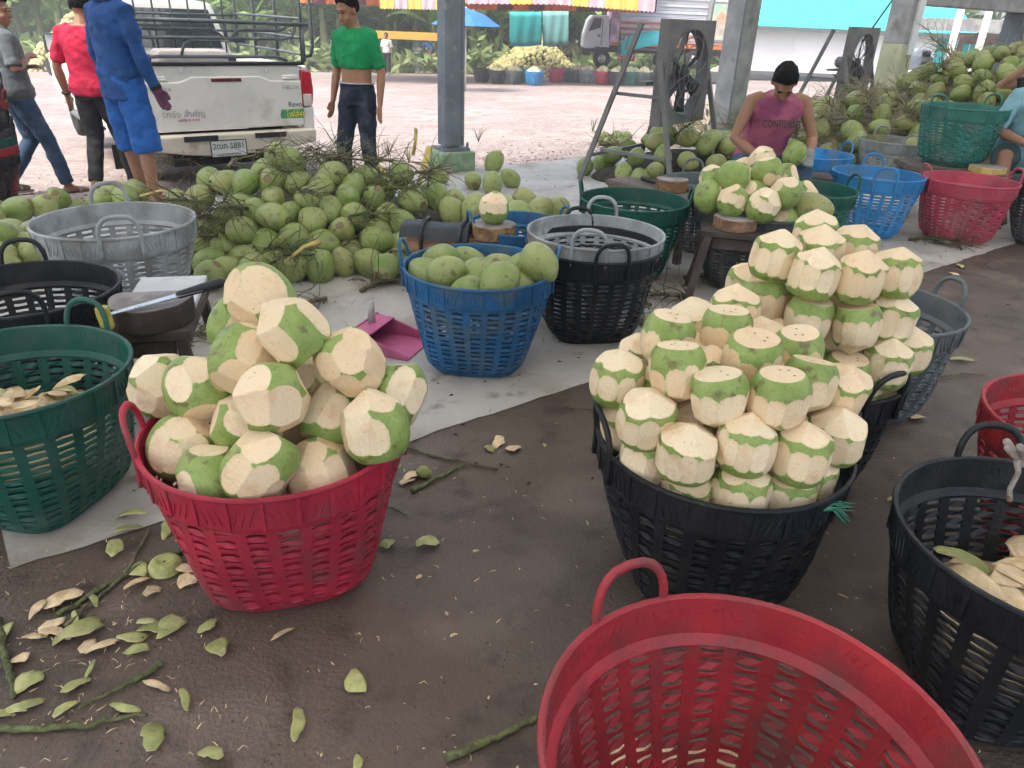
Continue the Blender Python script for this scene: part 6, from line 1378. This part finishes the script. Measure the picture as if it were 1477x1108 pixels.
# ---- building at the far right
M['mauvewall'] = mat('mauve_brown_wall', (.28, .22, .21), .85, .25, .8, rnd=0); rb = thing('brown_building', 'brown building with turquoise windows behind the right heap', 'building', (0, 0, 0)); yb = 27.
boxpx('wall', 1377, 60, 1640, 150, yb, .3, M['mauvewall'], rb); boxpx('upper_wall', 1377, 52, 1640, 60, yb + .05, .3, mat('pale_band', (.38, .35, .35), .8, .2, 1.), rb); boxpx('roof', 1370, 32, 1660, 51, yb - .8, 4., M['concrete'], rb)
for x in (1388, 1421, 1458, 1500):
    wi = boxpx('window', x, 63 + .04 * (x - 1388), x + 18, 82 + .04 * (x - 1388), yb - .04, .06, M['tarp'], rb); boxpx('window_frame', x + 8.5, 63 + .04 * (x - 1388), x + 9.5, 82 + .04 * (x - 1388), yb - .06, .03, M['whitewall'], wi)
for x, ww in ((1415, 6), (1374, 6)):
    a, b = DY(x - 8, 108, 24.), DY(x + 7, 34, 24.); mb = MB(); mb.bar((b.x, 24., a.z - 1.), (b.x, 24., b.z + .4), .14); mb.build('white_post', M['whitewall'], rb)
bx = [boxpx('cardboard_box', 1383, 92, 1402, 110, 25., .8, mat('cardboard', (.36, .24, .14), .8), None, .02), boxpx('cardboard_box', 1400, 97, 1412, 112, 24.6, .7, mat('cardboard2', (.42, .28, .17), .8), None, .02)]
tag(bx[0], 'larger cardboard box before the brown building', 'box'); tag(bx[1], 'smaller cardboard box before the brown building', 'box')
# leaning pole beside the second fan
mb = MB(); a, b = D(1243, 62, 10.9), D(1290, -4, 10.6); mb.tube([a, b + (b - a) * .8], .014, 6); o = mb.build('leaning_rod', M['greypole'], smooth=True); tag(o, 'thin dark rod leaning above the smaller looking fan', 'rod')
mb = MB(); a, b = D(1022, 34, 13.5), D(1030, -10, 13.5); mb.tube([a - (b - a) * 3.2, b + (b - a)], .05, 8); o = mb.build('dark_pole', M['greypole'], smooth=True); tag(o, 'thin dark pole left of the plain concrete column', 'pole')
# ---- plants
M['leaf'] = mat('banana_leaf', (.20, .33, .09), .5, .25, 2., col2=(.30, .42, .16), s2=1.5, rnd=.2, leaf=.4); M['pstem'] = mat('banana_stem', (.20, .24, .10), .7, .2, 3., col2=(.25, .18, .08), s2=4.)
M['bush'] = mat('bush_leaf', (.15, .26, .07), .6, .3, 1., col2=(.24, .36, .11), s2=1.2, rnd=0, leaf=.4); M['palebush'] = mat('pale_bush_leaf', (.26, .34, .14), .6, .3, 1., rnd=0, leaf=.4)
def banana(seed):
    rng = random.Random(seed); st = MB(); st.tube([(0, 0, 0), (.03, 0, .8), (.0, .02, 1.9)], [.14, .11, .07], 10); lf = []
    for i in range(10):
        w = 6.283 * i / 10 + rng.uniform(-.3, .3); L = rng.uniform(1.5, 2.5); el = rng.uniform(.5, 1.35); droop = rng.uniform(.5, 1.1); mb = MB(); d = V((math.cos(w), math.sin(w), 0)); s_ = V((-d.y, d.x, 0)); k = 12; pts = []
        for j in range(k + 1):
            u = j / k; a = el - droop * 1.6 * u * u; pts.append((pts[-1] if pts else V((0, 0, rng.uniform(1.3, 1.9)))) + (d * math.cos(a) + V((0, 0, 1)) * math.sin(a)) * (L / k))
        for j in range(k):
            u0, u1 = j / k, (j + 1) / k; wd = lambda u: .30 * math.sin(math.pi * min(1, max(.0, u * .92 + .06))) ** .6 if u > .12 else .03
            for sg in (-1, 1):
                dr = V((0, 0, -.35 - rng.uniform(0, .35))); g = rng.uniform(.82, .99); a, b = pts[j], pts[j].lerp(pts[j + 1], g)
                mb.add([a, b, b + (s_ * sg + dr * .6) * wd(u1), a + (s_ * sg + dr * .6) * wd(u0)], [(0, 1, 2, 3)])
        mb.tube(pts, [.022 * (1 - .8 * j / k) for j in range(k + 1)], 5); lf.append(mb.mesh('leaf', False))
    return st.mesh('pseudostem', True), lf
BAN = [banana(k) for k in range(4)]
for st, lf in BAN:
    st.materials.append(M['pstem'])
    for l in lf: l.materials.append(M['leaf'])
brng = random.Random(8)
for i in range(34):
    px = -40 + 930 * i / 33 + brng.uniform(-12, 12); yw_ = brng.choice([38.5, 40, 42]) + brng.uniform(0, 1.5); x = DY(px, 60, yw_).x; st, lf = BAN[brng.randrange(4)]
    where = 'behind the pickup' if px < 450 else 'behind the young man in green' if px < 640 else 'behind the turquoise tarps'
    t = thing('banana_plant', f'banana plant with arching leaves in the grove {where}', 'banana plant', (x, yw_, yard_z(x, yw_)), brng.uniform(0, 6), f'banana plants {where}'); s = brng.uniform(1.1, 1.7); t.scale = (s, s, s)
    link('pseudostem', st, t)
    for l in lf: link('leaf', l, t)
def foliage(name, n, box, size, m, label, seed):
    rng = random.Random(seed); mb = MB()
    for i in range(n):
        x = rng.uniform(box[0], box[1]); y = rng.uniform(box[2], box[3]); z0 = yard_z(x, y); top = box[4] * (.75 + .25 * math.sin(x * .9 + seed) + .2 * math.sin(x * 2.3)); z = z0 + top * rng.random() ** .8; p = V((x, y, z))
        d = V((rng.uniform(-1, 1), rng.uniform(-1, 1), rng.uniform(-1, 1))).normalized(); e = d.orthogonal().normalized(); s = size * rng.uniform(.5, 1.4); mb.add([p, p + (d + e * .35) * s, p + d * s * 2, p + (d - e * .35) * s], [(0, 1, 2, 3)])
    o = mb.build(name, m, fixn=False); tag(o, label, 'foliage', kind='stuff')
foliage('hedge_foliage', 16000, (-34, 12, 43.5, 47, 6.5), .38, M['bush'], 'dense green thicket behind the banana grove', 1)
foliage('tree_foliage', 9000, (-44, 40, 50, 55, 13), .7, M['bush'], 'tall trees behind the sheds far away', 2)
foliage('undergrowth', 2600, (-30, 8, 37, 38.5, 1.3), .28, M['palebush'], 'low undergrowth at the foot of the banana grove', 3)
foliage('dry_weeds', 1500, (2.2, 7.5, 11.5, 13.6, .55), .10, mat('dry_weed', (.34, .31, .20), .8, .3, 3., rnd=0), 'pale dry weeds behind the right heap', 4)
for k, (x, y) in enumerate([(855, 190), (640, 215), (560, 225), (590, 235), (690, 205), (250, 225), (310, 235)]):
    rng = random.Random(k); q = GY(x, y); mb = MB()
    for i in range(14):
        d = V((rng.uniform(-.5, .5), rng.uniform(-.5, .5), 1)).normalized(); mb.tube([q, q + d * .14, q + d * .26 + V((rng.uniform(-.05, .05), 0, -.01))], [.004, .003, .001], 4)
    o = mb.build('grass_tuft', mat('dry_grass', (.30, .29, .15), .8) if k % 2 else M['greenstalk'], smooth=True); tag(o, ['dry grass tuft on the yard beyond the steel column', 'dry grass tuft left of the steel column foot', 'grass tuft at the heels of the young man in green', 'grass tuft behind the yellow leaf stalks', 'small grass tuft right of the steel column', 'grass tuft under the pickup bumper', 'grass tuft below the licence plate'][k], 'grass')
# ---- far people
q = GY(622, 104); person('person in red and blue bending over across the yard', q + V((0, .4, 0)), rad(60), stand_pose(che=(0, .25, 1.2), nec=(0, .38, 1.28), hea=(0, .48, 1.34), shR=(.18, .33, 1.24), shL=(-.18, .33, 1.24), elR=(.2, .36, .98), elL=(-.2, .36, .98), wrR=(.18, .45, .78), wrL=(-.18, .45, .78)), dict(shirt=(M['f_blue'], .9, 0), legs=(M['f_red'], 1.2)), 1., face=False, vox=.016, hands=False)
q = DY(557, 50, 36.); person('person in white standing far off by the yellow wall', (q.x, 36., yard_z(q.x, 36.)), rad(170), stand_pose(), dict(shirt=(M['platewhite'], .9, 0), legs=(M['f_black'], 1.9)), 1., face=False, vox=.016, hands=False)

# ================================================================ the hazy air over the yard and beyond
mb = MB(); mb.box((0, 20, 6.25), (480, 480, 18.5)); hz_ = mb.build('haze', None); hz_.data.materials.clear()
hm = bpy.data.materials.new('haze_air'); hm.use_nodes = True; hn = hm.node_tree.nodes; hn.remove(hn['Principled BSDF']); pv = hn.new('ShaderNodeVolumePrincipled')
pv.inputs['Color'].default_value = (.95, .96, 1, 1); pv.inputs['Density'].default_value = .0035; hm.node_tree.links.new(pv.outputs[0], hn['Material Output'].inputs['Volume']); hz_.data.materials.append(hm); hz_['kind'] = 'stuff'; hz_['label'] = 'thin pale haze in the air over the whole place'
